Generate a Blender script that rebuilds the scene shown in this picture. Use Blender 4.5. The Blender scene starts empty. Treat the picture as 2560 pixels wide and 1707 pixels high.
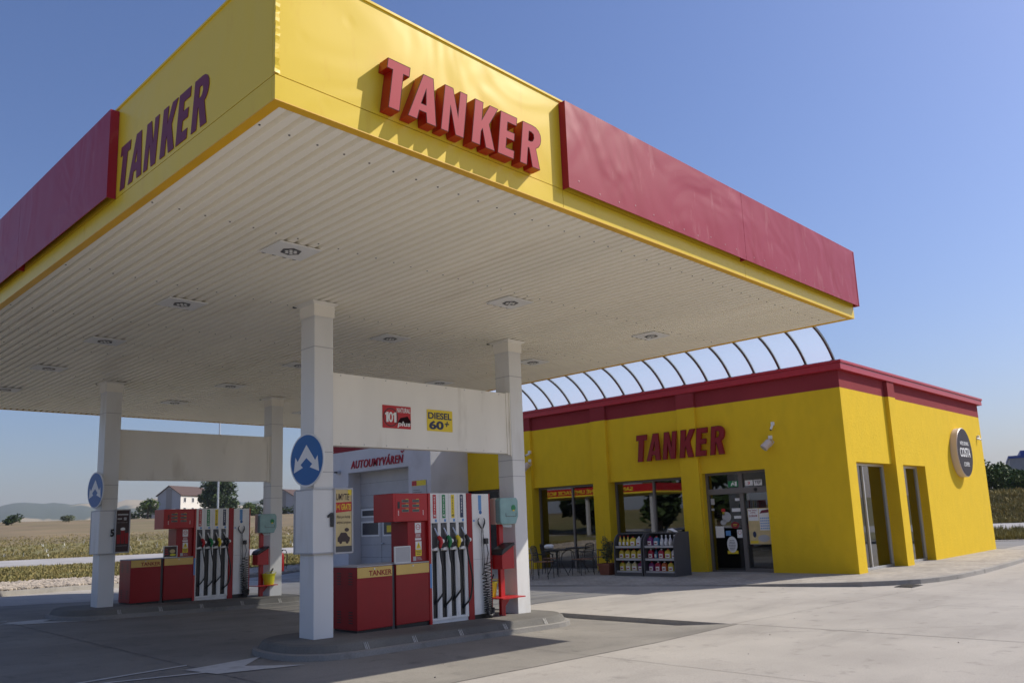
import bpy, bmesh, math, random
from mathutils import Vector, Matrix
random.seed(7)
SC = bpy.context.scene
COL = SC.collection
R = math.radians

# ------------------------------------------------------------------ camera
cam_d = bpy.data.cameras.new('camera')
cam = bpy.data.objects.new('camera', cam_d); COL.objects.link(cam)
SC.camera = cam
YAW, PITCH, ROLL = R(43.935), R(9.8108), R(-2.217)
fw = Vector((math.cos(YAW)*math.cos(PITCH), math.sin(YAW)*math.cos(PITCH), math.sin(PITCH)))
rt = fw.cross(Vector((0, 0, 1))).normalized(); up = rt.cross(fw)
c_, s_ = math.cos(ROLL), math.sin(ROLL)
r2 = c_*rt + s_*up; u2 = -s_*rt + c_*up
m = Matrix((r2, u2, -fw)).transposed().to_4x4()
m.translation = Vector((0, 0, 1.6))
cam.matrix_world = m
cam_d.sensor_width = 36.0
cam_d.lens = 2026.2/2560*36.0
cam_d.shift_y = 100.73/2560
cam_d.clip_start = 0.1; cam_d.clip_end = 20000
cam_d.dof.use_dof = True; cam_d.dof.focus_distance = 7.5; cam_d.dof.aperture_fstop = 4.5

# ------------------------------------------------------------------ light
SUN_AZ, SUN_EL = R(-29.5), R(42.0)
w = bpy.data.worlds.new('World'); SC.world = w; w.use_nodes = True
nt = w.node_tree; nt.nodes.clear()
o_ = nt.nodes.new('ShaderNodeOutputWorld'); bg = nt.nodes.new('ShaderNodeBackground')
sky = nt.nodes.new('ShaderNodeTexSky'); sky.sky_type = 'NISHITA'; sky.sun_disc = False
sky.sun_elevation = SUN_EL; sky.sun_rotation = R(90) - SUN_AZ
sky.altitude = 200; sky.air_density = 1.4; sky.dust_density = 1.7; sky.ozone_density = 5.0
bg.inputs['Strength'].default_value = 0.092
wb = nt.nodes.new('ShaderNodeMix'); wb.data_type = 'RGBA'; wb.blend_type = 'MULTIPLY'; wb.inputs[0].default_value = 1; wb.inputs[7].default_value = (.98, .98, 1.24, 1)
nt.links.new(sky.outputs[0], wb.inputs[6]); nt.links.new(wb.outputs[2], bg.inputs[0]); nt.links.new(bg.outputs[0], o_.inputs[0])
sun_d = bpy.data.lights.new('sun', 'SUN'); sun_d.energy = 4.6; sun_d.angle = R(0.53); sun_d.color = (1.0, .93, .82)
sun = bpy.data.objects.new('sun', sun_d); COL.objects.link(sun)
S = Vector((math.cos(SUN_AZ)*math.cos(SUN_EL), math.sin(SUN_AZ)*math.cos(SUN_EL), math.sin(SUN_EL)))
sun.rotation_euler = (-S).to_track_quat('-Z', 'Y').to_euler()
sun.location = (20, -15, 30)
SC.view_settings.view_transform = 'Standard'; SC.view_settings.look = 'None'
SC.view_settings.exposure = 0.1; SC.view_settings.gamma = 1.0
SC.render.engine = 'CYCLES'
SC.cycles.use_denoising = True
SC.cycles.max_bounces = 10; SC.cycles.diffuse_bounces = 4; SC.cycles.glossy_bounces = 4
SC.cycles.transparent_max_bounces = 16
SC.cycles.caustics_reflective = False; SC.cycles.caustics_refractive = False
SC.cycles.sample_clamp_indirect = 6

# ------------------------------------------------------------------ materials
def nodes_of(mt):
    mt.use_nodes = True
    return mt.node_tree, mt.node_tree.nodes['Principled BSDF']
MATS = {}
def mat(name, col, rough=.5, metal=0., bump=0., bscale=20., var=0., vscale=3., coat=0., spec=.5, detail=4, stretch=None, dirt=None):
    mt = bpy.data.materials.new(name); t, b = nodes_of(mt)
    c = (*col, 1)
    b.inputs['Base Color'].default_value = c
    b.inputs['Roughness'].default_value = rough; b.inputs['Metallic'].default_value = metal
    b.inputs['Specular IOR Level'].default_value = spec
    if coat: b.inputs['Coat Weight'].default_value = coat; b.inputs['Coat Roughness'].default_value = .12
    if var or bump or dirt:
        tc = t.nodes.new('ShaderNodeTexCoord'); src = tc.outputs['Object']
        if stretch:
            mp = t.nodes.new('ShaderNodeMapping'); mp.inputs['Scale'].default_value = stretch
            t.links.new(src, mp.inputs[0]); src = mp.outputs[0]
    last = None
    if var:
        n = t.nodes.new('ShaderNodeTexNoise'); n.inputs['Scale'].default_value = vscale; n.inputs['Detail'].default_value = detail
        t.links.new(src, n.inputs['Vector'])
        mr = t.nodes.new('ShaderNodeMapRange'); mr.inputs[1].default_value = .3; mr.inputs[2].default_value = .7
        mr.inputs[3].default_value = 1-var; mr.inputs[4].default_value = 1+var
        t.links.new(n.outputs[0], mr.inputs[0])
        mx = t.nodes.new('ShaderNodeMix'); mx.data_type = 'RGBA'; mx.blend_type = 'MULTIPLY'; mx.inputs[0].default_value = 1
        mx.inputs[6].default_value = c
        t.links.new(mr.outputs[0], mx.inputs[7]); last = mx.outputs[2]
    if dirt:
        dcol, dscale, lo, hi, amt = dirt
        n = t.nodes.new('ShaderNodeTexNoise'); n.inputs['Scale'].default_value = dscale; n.inputs['Detail'].default_value = 6
        t.links.new(src, n.inputs['Vector'])
        mr = t.nodes.new('ShaderNodeMapRange'); mr.inputs[1].default_value = lo; mr.inputs[2].default_value = hi
        mr.inputs[3].default_value = 0; mr.inputs[4].default_value = amt
        t.links.new(n.outputs[0], mr.inputs[0])
        mx = t.nodes.new('ShaderNodeMix'); mx.data_type = 'RGBA'
        mx.inputs[7].default_value = (*dcol, 1)
        if last: t.links.new(last, mx.inputs[6])
        else: mx.inputs[6].default_value = c
        t.links.new(mr.outputs[0], mx.inputs[0]); last = mx.outputs[2]
    if last: t.links.new(last, b.inputs['Base Color'])
    if bump:
        n = t.nodes.new('ShaderNodeTexNoise'); n.inputs['Scale'].default_value = bscale; n.inputs['Detail'].default_value = 3
        t.links.new(src, n.inputs['Vector'])
        bp = t.nodes.new('ShaderNodeBump'); bp.inputs['Strength'].default_value = bump; bp.inputs['Distance'].default_value = .02
        t.links.new(n.outputs[0], bp.inputs['Height']); t.links.new(bp.outputs[0], b.inputs['Normal'])
    MATS[name] = mt
    return mt

def sheet_metal(name, col, rough, dents=.5, dirtcol=None, scl=.9):
    """painted sheet steel with long shallow buckles and a few small dents"""
    mt = bpy.data.materials.new(name); t, b = nodes_of(mt)
    b.inputs['Roughness'].default_value = rough; b.inputs['Specular IOR Level'].default_value = .3
    tc = t.nodes.new('ShaderNodeTexCoord')
    n1 = t.nodes.new('ShaderNodeTexNoise'); n1.inputs['Scale'].default_value = scl; n1.inputs['Detail'].default_value = 2; n1.inputs['Distortion'].default_value = 1.4
    n2 = t.nodes.new('ShaderNodeTexVoronoi'); n2.inputs['Scale'].default_value = 2.3
    t.links.new(tc.outputs['Object'], n1.inputs['Vector']); t.links.new(tc.outputs['Object'], n2.inputs['Vector'])
    mr = t.nodes.new('ShaderNodeMapRange'); mr.inputs[1].default_value = 0; mr.inputs[2].default_value = .16; mr.inputs[3].default_value = -.035; mr.inputs[4].default_value = 0
    t.links.new(n2.outputs['Distance'], mr.inputs[0])
    ad = t.nodes.new('ShaderNodeMath'); t.links.new(n1.outputs[0], ad.inputs[0]); t.links.new(mr.outputs[0], ad.inputs[1])
    bp = t.nodes.new('ShaderNodeBump'); bp.inputs['Strength'].default_value = dents; bp.inputs['Distance'].default_value = .1
    t.links.new(ad.outputs[0], bp.inputs['Height']); t.links.new(bp.outputs[0], b.inputs['Normal'])
    n3 = t.nodes.new('ShaderNodeTexNoise'); n3.inputs['Scale'].default_value = 2.2; n3.inputs['Detail'].default_value = 8; n3.inputs['Roughness'].default_value = .65
    mp = t.nodes.new('ShaderNodeMapping'); mp.inputs['Scale'].default_value = (2.2, 2.2, .6)
    t.links.new(tc.outputs['Object'], mp.inputs[0]); t.links.new(mp.outputs[0], n3.inputs['Vector'])
    m2 = t.nodes.new('ShaderNodeMapRange'); m2.inputs[1].default_value = .58; m2.inputs[2].default_value = .72; m2.inputs[3].default_value = 0; m2.inputs[4].default_value = .55
    t.links.new(n3.outputs[0], m2.inputs[0])
    mx = t.nodes.new('ShaderNodeMix'); mx.data_type = 'RGBA'; mx.inputs[6].default_value = (*col, 1); mx.inputs[7].default_value = (*(dirtcol or tuple(k*.8 for k in col)), 1)
    t.links.new(m2.outputs[0], mx.inputs[0]); t.links.new(mx.outputs[2], b.inputs['Base Color'])
    MATS[name] = mt
    return mt

def concrete(name, a, bcol, crackscale=.35, bump=.15):
    mt = bpy.data.materials.new(name); t, b = nodes_of(mt)
    b.inputs['Roughness'].default_value = .85; b.inputs['Specular IOR Level'].default_value = .25
    tc = t.nodes.new('ShaderNodeTexCoord'); src = tc.outputs['Object']
    def noise(sc, det, stretch=None, rot=0):
        n = t.nodes.new('ShaderNodeTexNoise'); n.inputs['Scale'].default_value = sc; n.inputs['Detail'].default_value = det; n.inputs['Roughness'].default_value = .6
        if stretch:
            mp = t.nodes.new('ShaderNodeMapping'); mp.inputs['Scale'].default_value = stretch; mp.inputs['Rotation'].default_value = (0, 0, rot)
            t.links.new(src, mp.inputs[0]); t.links.new(mp.outputs[0], n.inputs['Vector'])
        else: t.links.new(src, n.inputs['Vector'])
        return n.outputs[0]
    def rng(s, lo, hi, c0, c1):
        mr = t.nodes.new('ShaderNodeMapRange'); mr.inputs[1].default_value = lo; mr.inputs[2].default_value = hi; mr.inputs[3].default_value = c0; mr.inputs[4].default_value = c1
        t.links.new(s, mr.inputs[0]); return mr.outputs[0]
    def mix(f, ca, cb, mode='MIX'):
        mx = t.nodes.new('ShaderNodeMix'); mx.data_type = 'RGBA'; mx.blend_type = mode
        for v, i in ((ca, 6), (cb, 7)):
            if isinstance(v, tuple): mx.inputs[i].default_value = (*v, 1)
            else: t.links.new(v, mx.inputs[i])
        if isinstance(f, float): mx.inputs[0].default_value = f
        else: t.links.new(f, mx.inputs[0])
        return mx.outputs[2]
    c = mix(rng(noise(.45, 6), .35, .65, 0, 1), a, bcol)
    c = mix(rng(noise(1.3, 7, (.25, 1.0, 1), .6), .52, .72, 0, .5), c, tuple(k*.72 for k in bcol))      # worn wheel tracks
    c = mix(rng(noise(3.2, 8), .58, .74, 0, .6), c, tuple(k*.55 for k in bcol))                        # oil spots
    c = mix(rng(noise(55, 3), .3, .7, .86, 1.12), c, c, 'MIX')
    v = rng(noise(60, 3), .3, .7, .88, 1.1)
    c = mix(1.0, c, v, 'MULTIPLY')
    t.links.new(c, b.inputs['Base Color'])
    bp = t.nodes.new('ShaderNodeBump'); bp.inputs['Strength'].default_value = bump; bp.inputs['Distance'].default_value = .01
    t.links.new(noise(80, 4), bp.inputs['Height']); t.links.new(bp.outputs[0], b.inputs['Normal'])
    MATS[name] = mt
    return mt

def pavers(name):
    mt = bpy.data.materials.new(name); t, b = nodes_of(mt); b.inputs['Roughness'].default_value = .85
    tc = t.nodes.new('ShaderNodeTexCoord')
    br = t.nodes.new('ShaderNodeTexBrick'); br.inputs['Scale'].default_value = 1.0
    br.inputs['Brick Width'].default_value = .2; br.inputs['Row Height'].default_value = .1; br.inputs['Mortar Size'].default_value = .006
    br.inputs['Color1'].default_value = (.34, .31, .27, 1); br.inputs['Color2'].default_value = (.42, .385, .335, 1); br.inputs['Mortar'].default_value = (.2, .18, .15, 1)
    t.links.new(tc.outputs['Object'], br.inputs['Vector'])
    n = t.nodes.new('ShaderNodeTexNoise'); n.inputs['Scale'].default_value = 1.2; n.inputs['Detail'].default_value = 6
    t.links.new(tc.outputs['Object'], n.inputs['Vector'])
    mr = t.nodes.new('ShaderNodeMapRange'); mr.inputs[1].default_value = .3; mr.inputs[2].default_value = .7; mr.inputs[3].default_value = .8; mr.inputs[4].default_value = 1.15
    t.links.new(n.outputs[0], mr.inputs[0])
    mx = t.nodes.new('ShaderNodeMix'); mx.data_type = 'RGBA'; mx.blend_type = 'MULTIPLY'; mx.inputs[0].default_value = 1
    t.links.new(br.outputs[0], mx.inputs[6]); t.links.new(mr.outputs[0], mx.inputs[7]); t.links.new(mx.outputs[2], b.inputs['Base Color'])
    bp = t.nodes.new('ShaderNodeBump'); bp.inputs['Strength'].default_value = .5; bp.inputs['Distance'].default_value = .006; bp.invert = True
    t.links.new(br.outputs['Fac'], bp.inputs['Height']); t.links.new(bp.outputs[0], b.inputs['Normal'])
    return mt

def glass(name, tint=(.62, .68, .66), ior=1.5, boost=1.0):
    mt = bpy.data.materials.new(name); mt.use_nodes = True; t = mt.node_tree; t.nodes.clear()
    o = t.nodes.new('ShaderNodeOutputMaterial'); g = t.nodes.new('ShaderNodeBsdfGlossy'); g.inputs['Roughness'].default_value = .01
    g.inputs['Color'].default_value = (.95, .97, 1, 1)
    tr = t.nodes.new('ShaderNodeBsdfTransparent'); tr.inputs['Color'].default_value = (*tint, 1)
    f = t.nodes.new('ShaderNodeFresnel'); f.inputs['IOR'].default_value = ior
    mx = t.nodes.new('ShaderNodeMixShader')
    t.links.new(f.outputs[0], mx.inputs[0]); t.links.new(tr.outputs[0], mx.inputs[1]); t.links.new(g.outputs[0], mx.inputs[2]); t.links.new(mx.outputs[0], o.inputs[0])
    return mt

def translucent(name, col, mixw=.5, trans=.45, rough=.3):
    mt = bpy.data.materials.new(name); mt.use_nodes = True; t = mt.node_tree; t.nodes.clear()
    o = t.nodes.new('ShaderNodeOutputMaterial')
    d = t.nodes.new('ShaderNodeBsdfTranslucent'); d.inputs['Color'].default_value = (*col, 1)
    df = t.nodes.new('ShaderNodeBsdfDiffuse'); df.inputs['Color'].default_value = (*col, 1)
    tr = t.nodes.new('ShaderNodeBsdfTransparent'); tr.inputs['Color'].default_value = (.9, .94, .97, 1)
    g = t.nodes.new('ShaderNodeBsdfGlossy'); g.inputs['Roughness'].default_value = rough; g.inputs['Color'].default_value = (.5, .5, .5, 1)
    m1 = t.nodes.new('ShaderNodeMixShader'); m1.inputs[0].default_value = mixw
    m2 = t.nodes.new('ShaderNodeMixShader'); m2.inputs[0].default_value = trans
    m3 = t.nodes.new('ShaderNodeMixShader'); m3.inputs[0].default_value = .12
    t.links.new(df.outputs[0], m1.inputs[1]); t.links.new(d.outputs[0], m1.inputs[2])
    t.links.new(m1.outputs[0], m2.inputs[1]); t.links.new(tr.outputs[0], m2.inputs[2])
    t.links.new(m2.outputs[0], m3.inputs[1]); t.links.new(g.outputs[0], m3.inputs[2]); t.links.new(m3.outputs[0], o.inputs[0])
    return mt

def leafmat(name, a, bcol):
    mt = bpy.data.materials.new(name); t, b = nodes_of(mt); b.inputs['Roughness'].default_value = .6
    tc = t.nodes.new('ShaderNodeTexCoord'); n = t.nodes.new('ShaderNodeTexNoise'); n.inputs['Scale'].default_value = .9; n.inputs['Detail'].default_value = 6
    t.links.new(tc.outputs['Object'], n.inputs['Vector'])
    mx = t.nodes.new('ShaderNodeMix'); mx.data_type = 'RGBA'; mx.inputs[6].default_value = (*a, 1); mx.inputs[7].default_value = (*bcol, 1)
    mr = t.nodes.new('ShaderNodeMapRange'); mr.inputs[1].default_value = .35; mr.inputs[2].default_value = .65
    t.links.new(n.outputs[0], mr.inputs[0]); t.links.new(mr.outputs[0], mx.inputs[0]); t.links.new(mx.outputs[2], b.inputs['Base Color'])
    b.inputs['Specular IOR Level'].default_value = .2
    return mt

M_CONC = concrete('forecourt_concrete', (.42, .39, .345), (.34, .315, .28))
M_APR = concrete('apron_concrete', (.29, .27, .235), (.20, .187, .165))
M_ISL = concrete('island_concrete', (.21, .20, .175), (.13, .125, .115), bump=.5)
M_MORT = mat('mortar', (.42, .41, .38), .9, var=.2, vscale=20)
M_KERB = concrete('kerb_concrete', (.36, .34, .31), (.24, .23, .21), bump=.4)
M_ROAD = mat('road_asphalt', (.36, .345, .33), .9, var=.12, vscale=.6)
M_ASPH = mat('dark_asphalt', (.2, .195, .19), .9, var=.12, vscale=.8, bump=.2, bscale=60)
M_PAVE = pavers('block_paving')
M_JOINT = mat('joint_filler', (.17, .155, .14), .95, var=.3, vscale=8)
M_MARK = mat('road_paint', (.55, .54, .51), .8, var=.12, vscale=5, dirt=((.25, .235, .21), 5, .52, .70, .55))
M_YEL = sheet_metal('yellow_sheet_metal', (.80, .57, .035), .33, .26, (.72, .45, .02), .7)
M_YTRIM = mat('yellow_trim_metal', (.75, .42, .012), .4, var=.08, vscale=2)
M_RED = sheet_metal('red_sheet_metal', (.33, .018, .036), .40, .34, (.46, .15, .15), .9)
M_LET = mat('red_letter_face', (.40, .018, .035), .6, var=.05, vscale=2, spec=.25)
M_LETS = mat('red_letter_side', (.36, .012, .008), .3)
M_LETD = mat('letter_rim', (.02, .004, .006), .7, spec=.1)
M_RIVET = mat('faded_rivet', (.46, .2, .2), .5)
M_LET2 = mat('shop_letter', (.24, .005, .018), .3, var=.06, vscale=2)
M_LETP = mat('painted_letter', (.16, .008, .03), .5, var=.06, vscale=3)
M_SOF = mat('soffit_sheet', (.95, .90, .77), .4, var=.05, vscale=.8, dirt=((.60, .50, .36), 1.6, .58, .8, .4), stretch=(1.2, .25, 1))
M_COLW = mat('column_white', (.74, .74, .72), .4, var=.05, vscale=1.3, dirt=((.55, .52, .46), 2.2, .58, .75, .5), stretch=(1.5, 1.5, .4))
M_CREAM = mat('cream_paint', (.86, .83, .75), .45, var=.05, vscale=1.3, dirt=((.5, .45, .36), 2.2, .58, .75, .5), stretch=(1.5, 1.5, .4))
M_WHITE = mat('white_paint', (.78, .78, .77), .4, var=.03)
M_STUC = mat('yellow_render', (.78, .525, .020), .85, bump=.6, bscale=22, var=.035, vscale=2.4, dirt=((.56, .38, .03), 1.6, .56, .8, .25), spec=.2, stretch=(1.8, 1.8, .8))
M_RBAND = mat('red_render', (.27, .035, .042), .85, bump=.55, bscale=45, var=.08, vscale=1.2, spec=.2)
M_RCAP = mat('red_flashing', (.42, .01, .02), .35, var=.06, vscale=2)
M_WASH = mat('white_render', (.62, .61, .62), .85, bump=.4, bscale=40, var=.05, vscale=1, dirt=((.45, .43, .41), 1.2, .55, .75, .5))
M_ALU = mat('window_aluminium', (.18, .165, .155), .4, metal=.35)
M_ALUL = mat('light_aluminium', (.55, .56, .57), .35, metal=.6)
M_GLASS = glass('shop_glass', (.42, .46, .46), 2.25)
M_GLASS2 = glass('vehicle_door_glass', (.45, .5, .5), 1.6)
M_VAULT = translucent('polycarbonate', (.68, .80, .95), .70, .52)
M_RIB = mat('rib_metal', (.10, .11, .10), .4, metal=.4)
M_PUMPR = mat('pump_red', (.30, .008, .012), .38, var=.1, vscale=2.5, spec=.35)
M_PUMPRB = mat('pump_red_bright', (.44, .010, .012), .38, var=.05, vscale=3)
M_PUMPY = mat('pump_yellow', (.74, .50, .13), .4, var=.04)
M_PUMPW = mat('pump_white', (.78, .78, .76), .35, var=.04, vscale=3, dirt=((.5, .47, .42), 3, .6, .75, .4))
M_BLACK = mat('black_plastic', (.012, .012, .013), .4)
M_RUBB = mat('black_rubber', (.02, .02, .02), .5)
M_DGREY = mat('dark_grey', (.07, .07, .075), .45, var=.1)
M_LGREY = mat('light_grey', (.45, .45, .46), .45, var=.05)
M_SILV = mat('steel', (.6, .6, .6), .28, metal=.9)
M_LCD = mat('lcd', (.17, .18, .16), .2)
M_SRED = mat('sign_red', (.5, .015, .02), .5); M_SGRN = mat('sign_green', (.015, .22, .07), .5); M_SYEL = mat('sign_yellow', (.82, .62, .03), .5)
M_SBLU = mat('sign_blue', (.012, .12, .36), .4, var=.05); M_SNAVY = mat('sign_navy', (.02, .03, .08), .5); M_SLBL = mat('sign_light_blue', (.12, .3, .6), .5)
M_SWHI = mat('sign_white', (.8, .8, .78), .45)
M_TEAL = mat('teal_plastic', (.22, .40, .41), .15, coat=.4, var=.1, vscale=6)
M_BEIGE = mat('beige_plastic', (.62, .52, .46), .4)
M_BUCK = mat('yellow_plastic', (.72, .68, .03), .35)
M_SIGND = mat('sign_dark', (.02, .014, .020), .5, spec=.25)
M_GOLD = mat('poster_tan', (.62, .49, .24), .6, var=.12, vscale=6)
M_BROWN = mat('poster_brown', (.035, .012, .012), .35, var=.3, vscale=8)
M_TERRA = mat('terracotta', (.22, .075, .045), .7, var=.1, vscale=8)
M_WOOD = mat('seat_wood', (.25, .12, .07), .5, var=.2, vscale=8)
M_IRON = mat('black_iron', (.015, .015, .016), .45)
M_INT = mat('interior_wall', (.22, .20, .18), .9); M_INTF = mat('interior_floor', (.2, .18, .16), .4)
M_BARK = mat('bark', (.09, .065, .045), .9, var=.3, vscale=5)
M_LEAF = leafmat('leaf_green', (.045, .085, .018), (.11, .15, .035))
M_LEAFD = leafmat('leaf_dark', (.025, .05, .014), (.06, .09, .025))
M_LEAFP = leafmat('leaf_pale', (.09, .11, .05), (.14, .16, .08))
M_GRASS = mat('grass_ground', (.165, .155, .05), .95, var=.25, vscale=.7, dirt=((.22, .17, .075), .5, .45, .62, .8), detail=8)
M_FIELD = mat('field_soil', (.20, .145, .075), .95, var=.25, vscale=.15, dirt=((.14, .125, .045), .05, .45, .68, .7), detail=8, stretch=(1, 1, 1))
M_EDGE = mat('field_edge_ground', (.21, .17, .065), .95, var=.25, vscale=.5, dirt=((.15, .14, .04), .25, .42, .62, .8), detail=8)
M_DRYG = mat('dry_grass', (.30, .24, .085), .9, var=.2, vscale=.4)
M_GRNG = mat('green_grass', (.20, .178, .058), .9, var=.25, vscale=.4)
M_PEB = mat('pebble', (.42, .36, .29), .85, var=.4, vscale=3)
M_HILL = mat('hill_cover', (.045, .06, .03), 1.0, dirt=((.36, .28, .16), .0022, .52, .56, .9))
M_HROOF = mat('house_roof', (.085, .05, .04), .8, var=.1); M_HWALL = mat('house_wall', (.72, .69, .62), .85, var=.03)
M_HGREY = mat('house_gable', (.42, .42, .44), .85, var=.05)
M_HROOF2 = mat('house_strip', (.30, .28, .27), .85)
M_HALL = mat('hall_cladding', (.27, .28, .30), .6, var=.05); M_HBLU = mat('hall_blue', (.03, .07, .3), .5)

# ------------------------------------------------------------------ mesh builder
class MB:
    def __init__(s): s.v = []; s.f = []; s.mi = []
    def add(s, vs, fs, mi=0):
        n = len(s.v); s.v += [tuple(v) for v in vs]; s.f += [tuple(i+n for i in f) for f in fs]; s.mi += [mi]*len(fs); return s
    def box(s, x0, x1, y0, y1, z0, z1, mi=0):
        x0, x1 = sorted((x0, x1)); y0, y1 = sorted((y0, y1)); z0, z1 = sorted((z0, z1))
        vs = [(x0,y0,z0),(x1,y0,z0),(x1,y1,z0),(x0,y1,z0),(x0,y0,z1),(x1,y0,z1),(x1,y1,z1),(x0,y1,z1)]
        return s.add(vs, [(0,3,2,1),(4,5,6,7),(0,1,5,4),(1,2,6,5),(2,3,7,6),(3,0,4,7)], mi)
    def quad(s, a, b, c, d, mi=0): return s.add([a,b,c,d], [(0,1,2,3)], mi)
    def prism(s, pts, z0, z1, mi=0):            # plan polygon, counter-clockwise
        n = len(pts); vs = [(p[0],p[1],z0) for p in pts]+[(p[0],p[1],z1) for p in pts]
        return s.add(vs, [tuple(range(n-1,-1,-1)), tuple(range(n,2*n))]+[(i,(i+1)%n,n+(i+1)%n,n+i) for i in range(n)], mi)
    def fprism(s, F, pts, n0, n1, mi=0):        # polygon in a frame (u,v), extruded along the normal
        n = len(pts); vs = [F(p[0],p[1],n0) for p in pts]+[F(p[0],p[1],n1) for p in pts]
        return s.add(vs, [tuple(range(n-1,-1,-1)), tuple(range(n,2*n))]+[(i,(i+1)%n,n+(i+1)%n,n+i) for i in range(n)], mi)
    def fbox(s, F, u0, u1, v0, v1, n0, n1, mi=0):
        u0, u1 = sorted((u0,u1)); v0, v1 = sorted((v0,v1)); n0, n1 = sorted((n0,n1))
        return s.fprism(F, [(u0,v0),(u1,v0),(u1,v1),(u0,v1)], n0, n1, mi)
    def tube(s, path, r, seg=8, cap=True, mi=0):
        P = [Vector(p) for p in path]; rs = r if isinstance(r, (list, tuple)) else [r]*len(P)
        rings = []; prev = None
        for i, p in enumerate(P):
            t = (P[min(i+1,len(P)-1)]-P[max(i-1,0)]).normalized()
            if prev is None:
                a = Vector((0,0,1)) if abs(t.z) < .9 else Vector((1,0,0)); u = t.cross(a).normalized()
            else:
                u = (prev - t*prev.dot(t)).normalized()
            prev = u; w_ = t.cross(u)
            rings.append([p + (u*math.cos(2*math.pi*k/seg)+w_*math.sin(2*math.pi*k/seg))*rs[i] for k in range(seg)])
        vs = [v for rg in rings for v in rg]; fs = []
        for i in range(len(P)-1):
            for k in range(seg):
                a, b = i*seg+k, i*seg+(k+1)%seg; fs.append((a,b,b+seg,a+seg))
        if cap: fs += [tuple(range(seg-1,-1,-1)), tuple(range((len(P)-1)*seg, len(P)*seg))]
        return s.add(vs, fs, mi)
    def lathe(s, c, prof, seg=16, axis='z', mi=0):
        vs = []; fs = []
        for (r, h) in prof:
            for k in range(seg):
                a = 2*math.pi*k/seg; x, y = r*math.cos(a), r*math.sin(a)
                if axis == 'z': q = (c[0]+x, c[1]+y, c[2]+h)
                elif axis == 'x': q = (c[0]+h, c[1]+x, c[2]+y)
                else: q = (c[0]+y, c[1]+h, c[2]+x)
                vs.append(q)
        for i in range(len(prof)-1):
            for k in range(seg):
                a, b = i*seg+k, i*seg+(k+1)%seg; fs.append((a,b,b+seg,a+seg))
        fs += [tuple(range(seg-1,-1,-1)), tuple(range((len(prof)-1)*seg, len(prof)*seg))]
        return s.add(vs, fs, mi)
    def ball(s, c, r, seg=10, rings=6, mi=0):
        rx, ry, rz = r if isinstance(r, (tuple, list)) else (r, r, r)
        vs = [(c[0], c[1], c[2]-rz)]; fs = []
        for i in range(1, rings):
            a = -math.pi/2 + math.pi*i/rings
            for k in range(seg):
                b = 2*math.pi*k/seg; vs.append((c[0]+rx*math.cos(a)*math.cos(b), c[1]+ry*math.cos(a)*math.sin(b), c[2]+rz*math.sin(a)))
        vs.append((c[0], c[1], c[2]+rz)); top = len(vs)-1
        for k in range(seg):
            fs.append((0, 1+(k+1)%seg, 1+k))
            fs.append((top, top-seg+k, top-seg+(k+1)%seg))
        for i in range(rings-2):
            for k in range(seg):
                a, b = 1+i*seg+k, 1+i*seg+(k+1)%seg; fs.append((a,b,b+seg,a+seg))
        return s.add(vs, fs, mi)
    def leaves(s, c, rad, n, size, shell=.35, mi=0):
        for _ in range(n):
            while True:
                d = Vector((random.gauss(0,1), random.gauss(0,1), random.gauss(0,1)))
                if d.length > .01: break
            d.normalize(); k = (shell+(1-shell)*random.random()) ** .6
            p = Vector((c[0]+d.x*rad[0]*k, c[1]+d.y*rad[1]*k, c[2]+d.z*rad[2]*k))
            a = Vector((random.uniform(-1,1), random.uniform(-1,1), random.uniform(-.6,.6))).normalized()
            b = a.cross(Vector((random.uniform(-1,1), random.uniform(-1,1), random.uniform(-1,1)))).normalized()
            z = size*random.uniform(.5,1.2)
            s.add([p-a*z, p-b*z*.55, p+a*z, p+b*z*.55], [(0,1,2,3)], mi)
        return s
    def build(s, name, mt, parent=None, bevel=0, smooth=False, kind=None):
        me = bpy.data.meshes.new(name)
        off = Vector((0,0,0)) if parent is None else wloc(parent)
        me.from_pydata([Vector(v)-off for v in s.v], [], s.f)
        ms = mt if isinstance(mt, (list, tuple)) else [mt]
        for q in ms: me.materials.append(q)
        if len(ms) > 1: me.polygons.foreach_set('material_index', s.mi)
        if smooth: me.polygons.foreach_set('use_smooth', [True]*len(me.polygons))
        me.update(); me.validate()
        o = bpy.data.objects.new(name, me); COL.objects.link(o)
        if parent is not None: o.parent = parent
        if bevel:
            b = o.modifiers.new('bevel', 'BEVEL'); b.width = bevel; b.segments = 2; b.limit_method = 'ANGLE'; b.angle_limit = R(40)
        if kind: o['kind'] = kind
        return o
WL = {}
def wloc(o):
    l = Vector(o.location)
    while o.parent: o = o.parent; l += Vector(o.location)
    return l
def thing(name, label, cat, loc=(0,0,0), group=None):
    o = bpy.data.objects.new(name, None); COL.objects.link(o); o.location = loc; o.empty_display_size = .2
    o['label'] = label; o['category'] = cat
    if group: o['group'] = group
    return o
def tag(o, label, cat, group=None):
    o['label'] = label; o['category'] = cat
    if group: o['group'] = group
    return o
def copytree(o, parent=None):
    c = o.copy(); COL.objects.link(c)
    if parent is not None: c.parent = parent
    for ch in list(o.children): copytree(ch, c)
    return c
def frame(O, U, V=(0,0,1)):
    O = Vector(O); U = Vector(U).normalized(); V = Vector(V).normalized(); N = U.cross(V)
    return lambda u, v, n=0.: O + U*u + V*v + N*n
def FY(y): return frame((0, y, 0), (1, 0, 0))           # wall facing -Y: u = x, v = z
def FX(x): return frame((x, 0, 0), (0, -1, 0))          # wall facing -X: u = -y, v = z
def circle(cx, cy, r, n=24, ry=None): return [(cx+r*math.cos(2*math.pi*k/n), cy+(ry or r)*math.sin(2*math.pi*k/n)) for k in range(n)]

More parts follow.
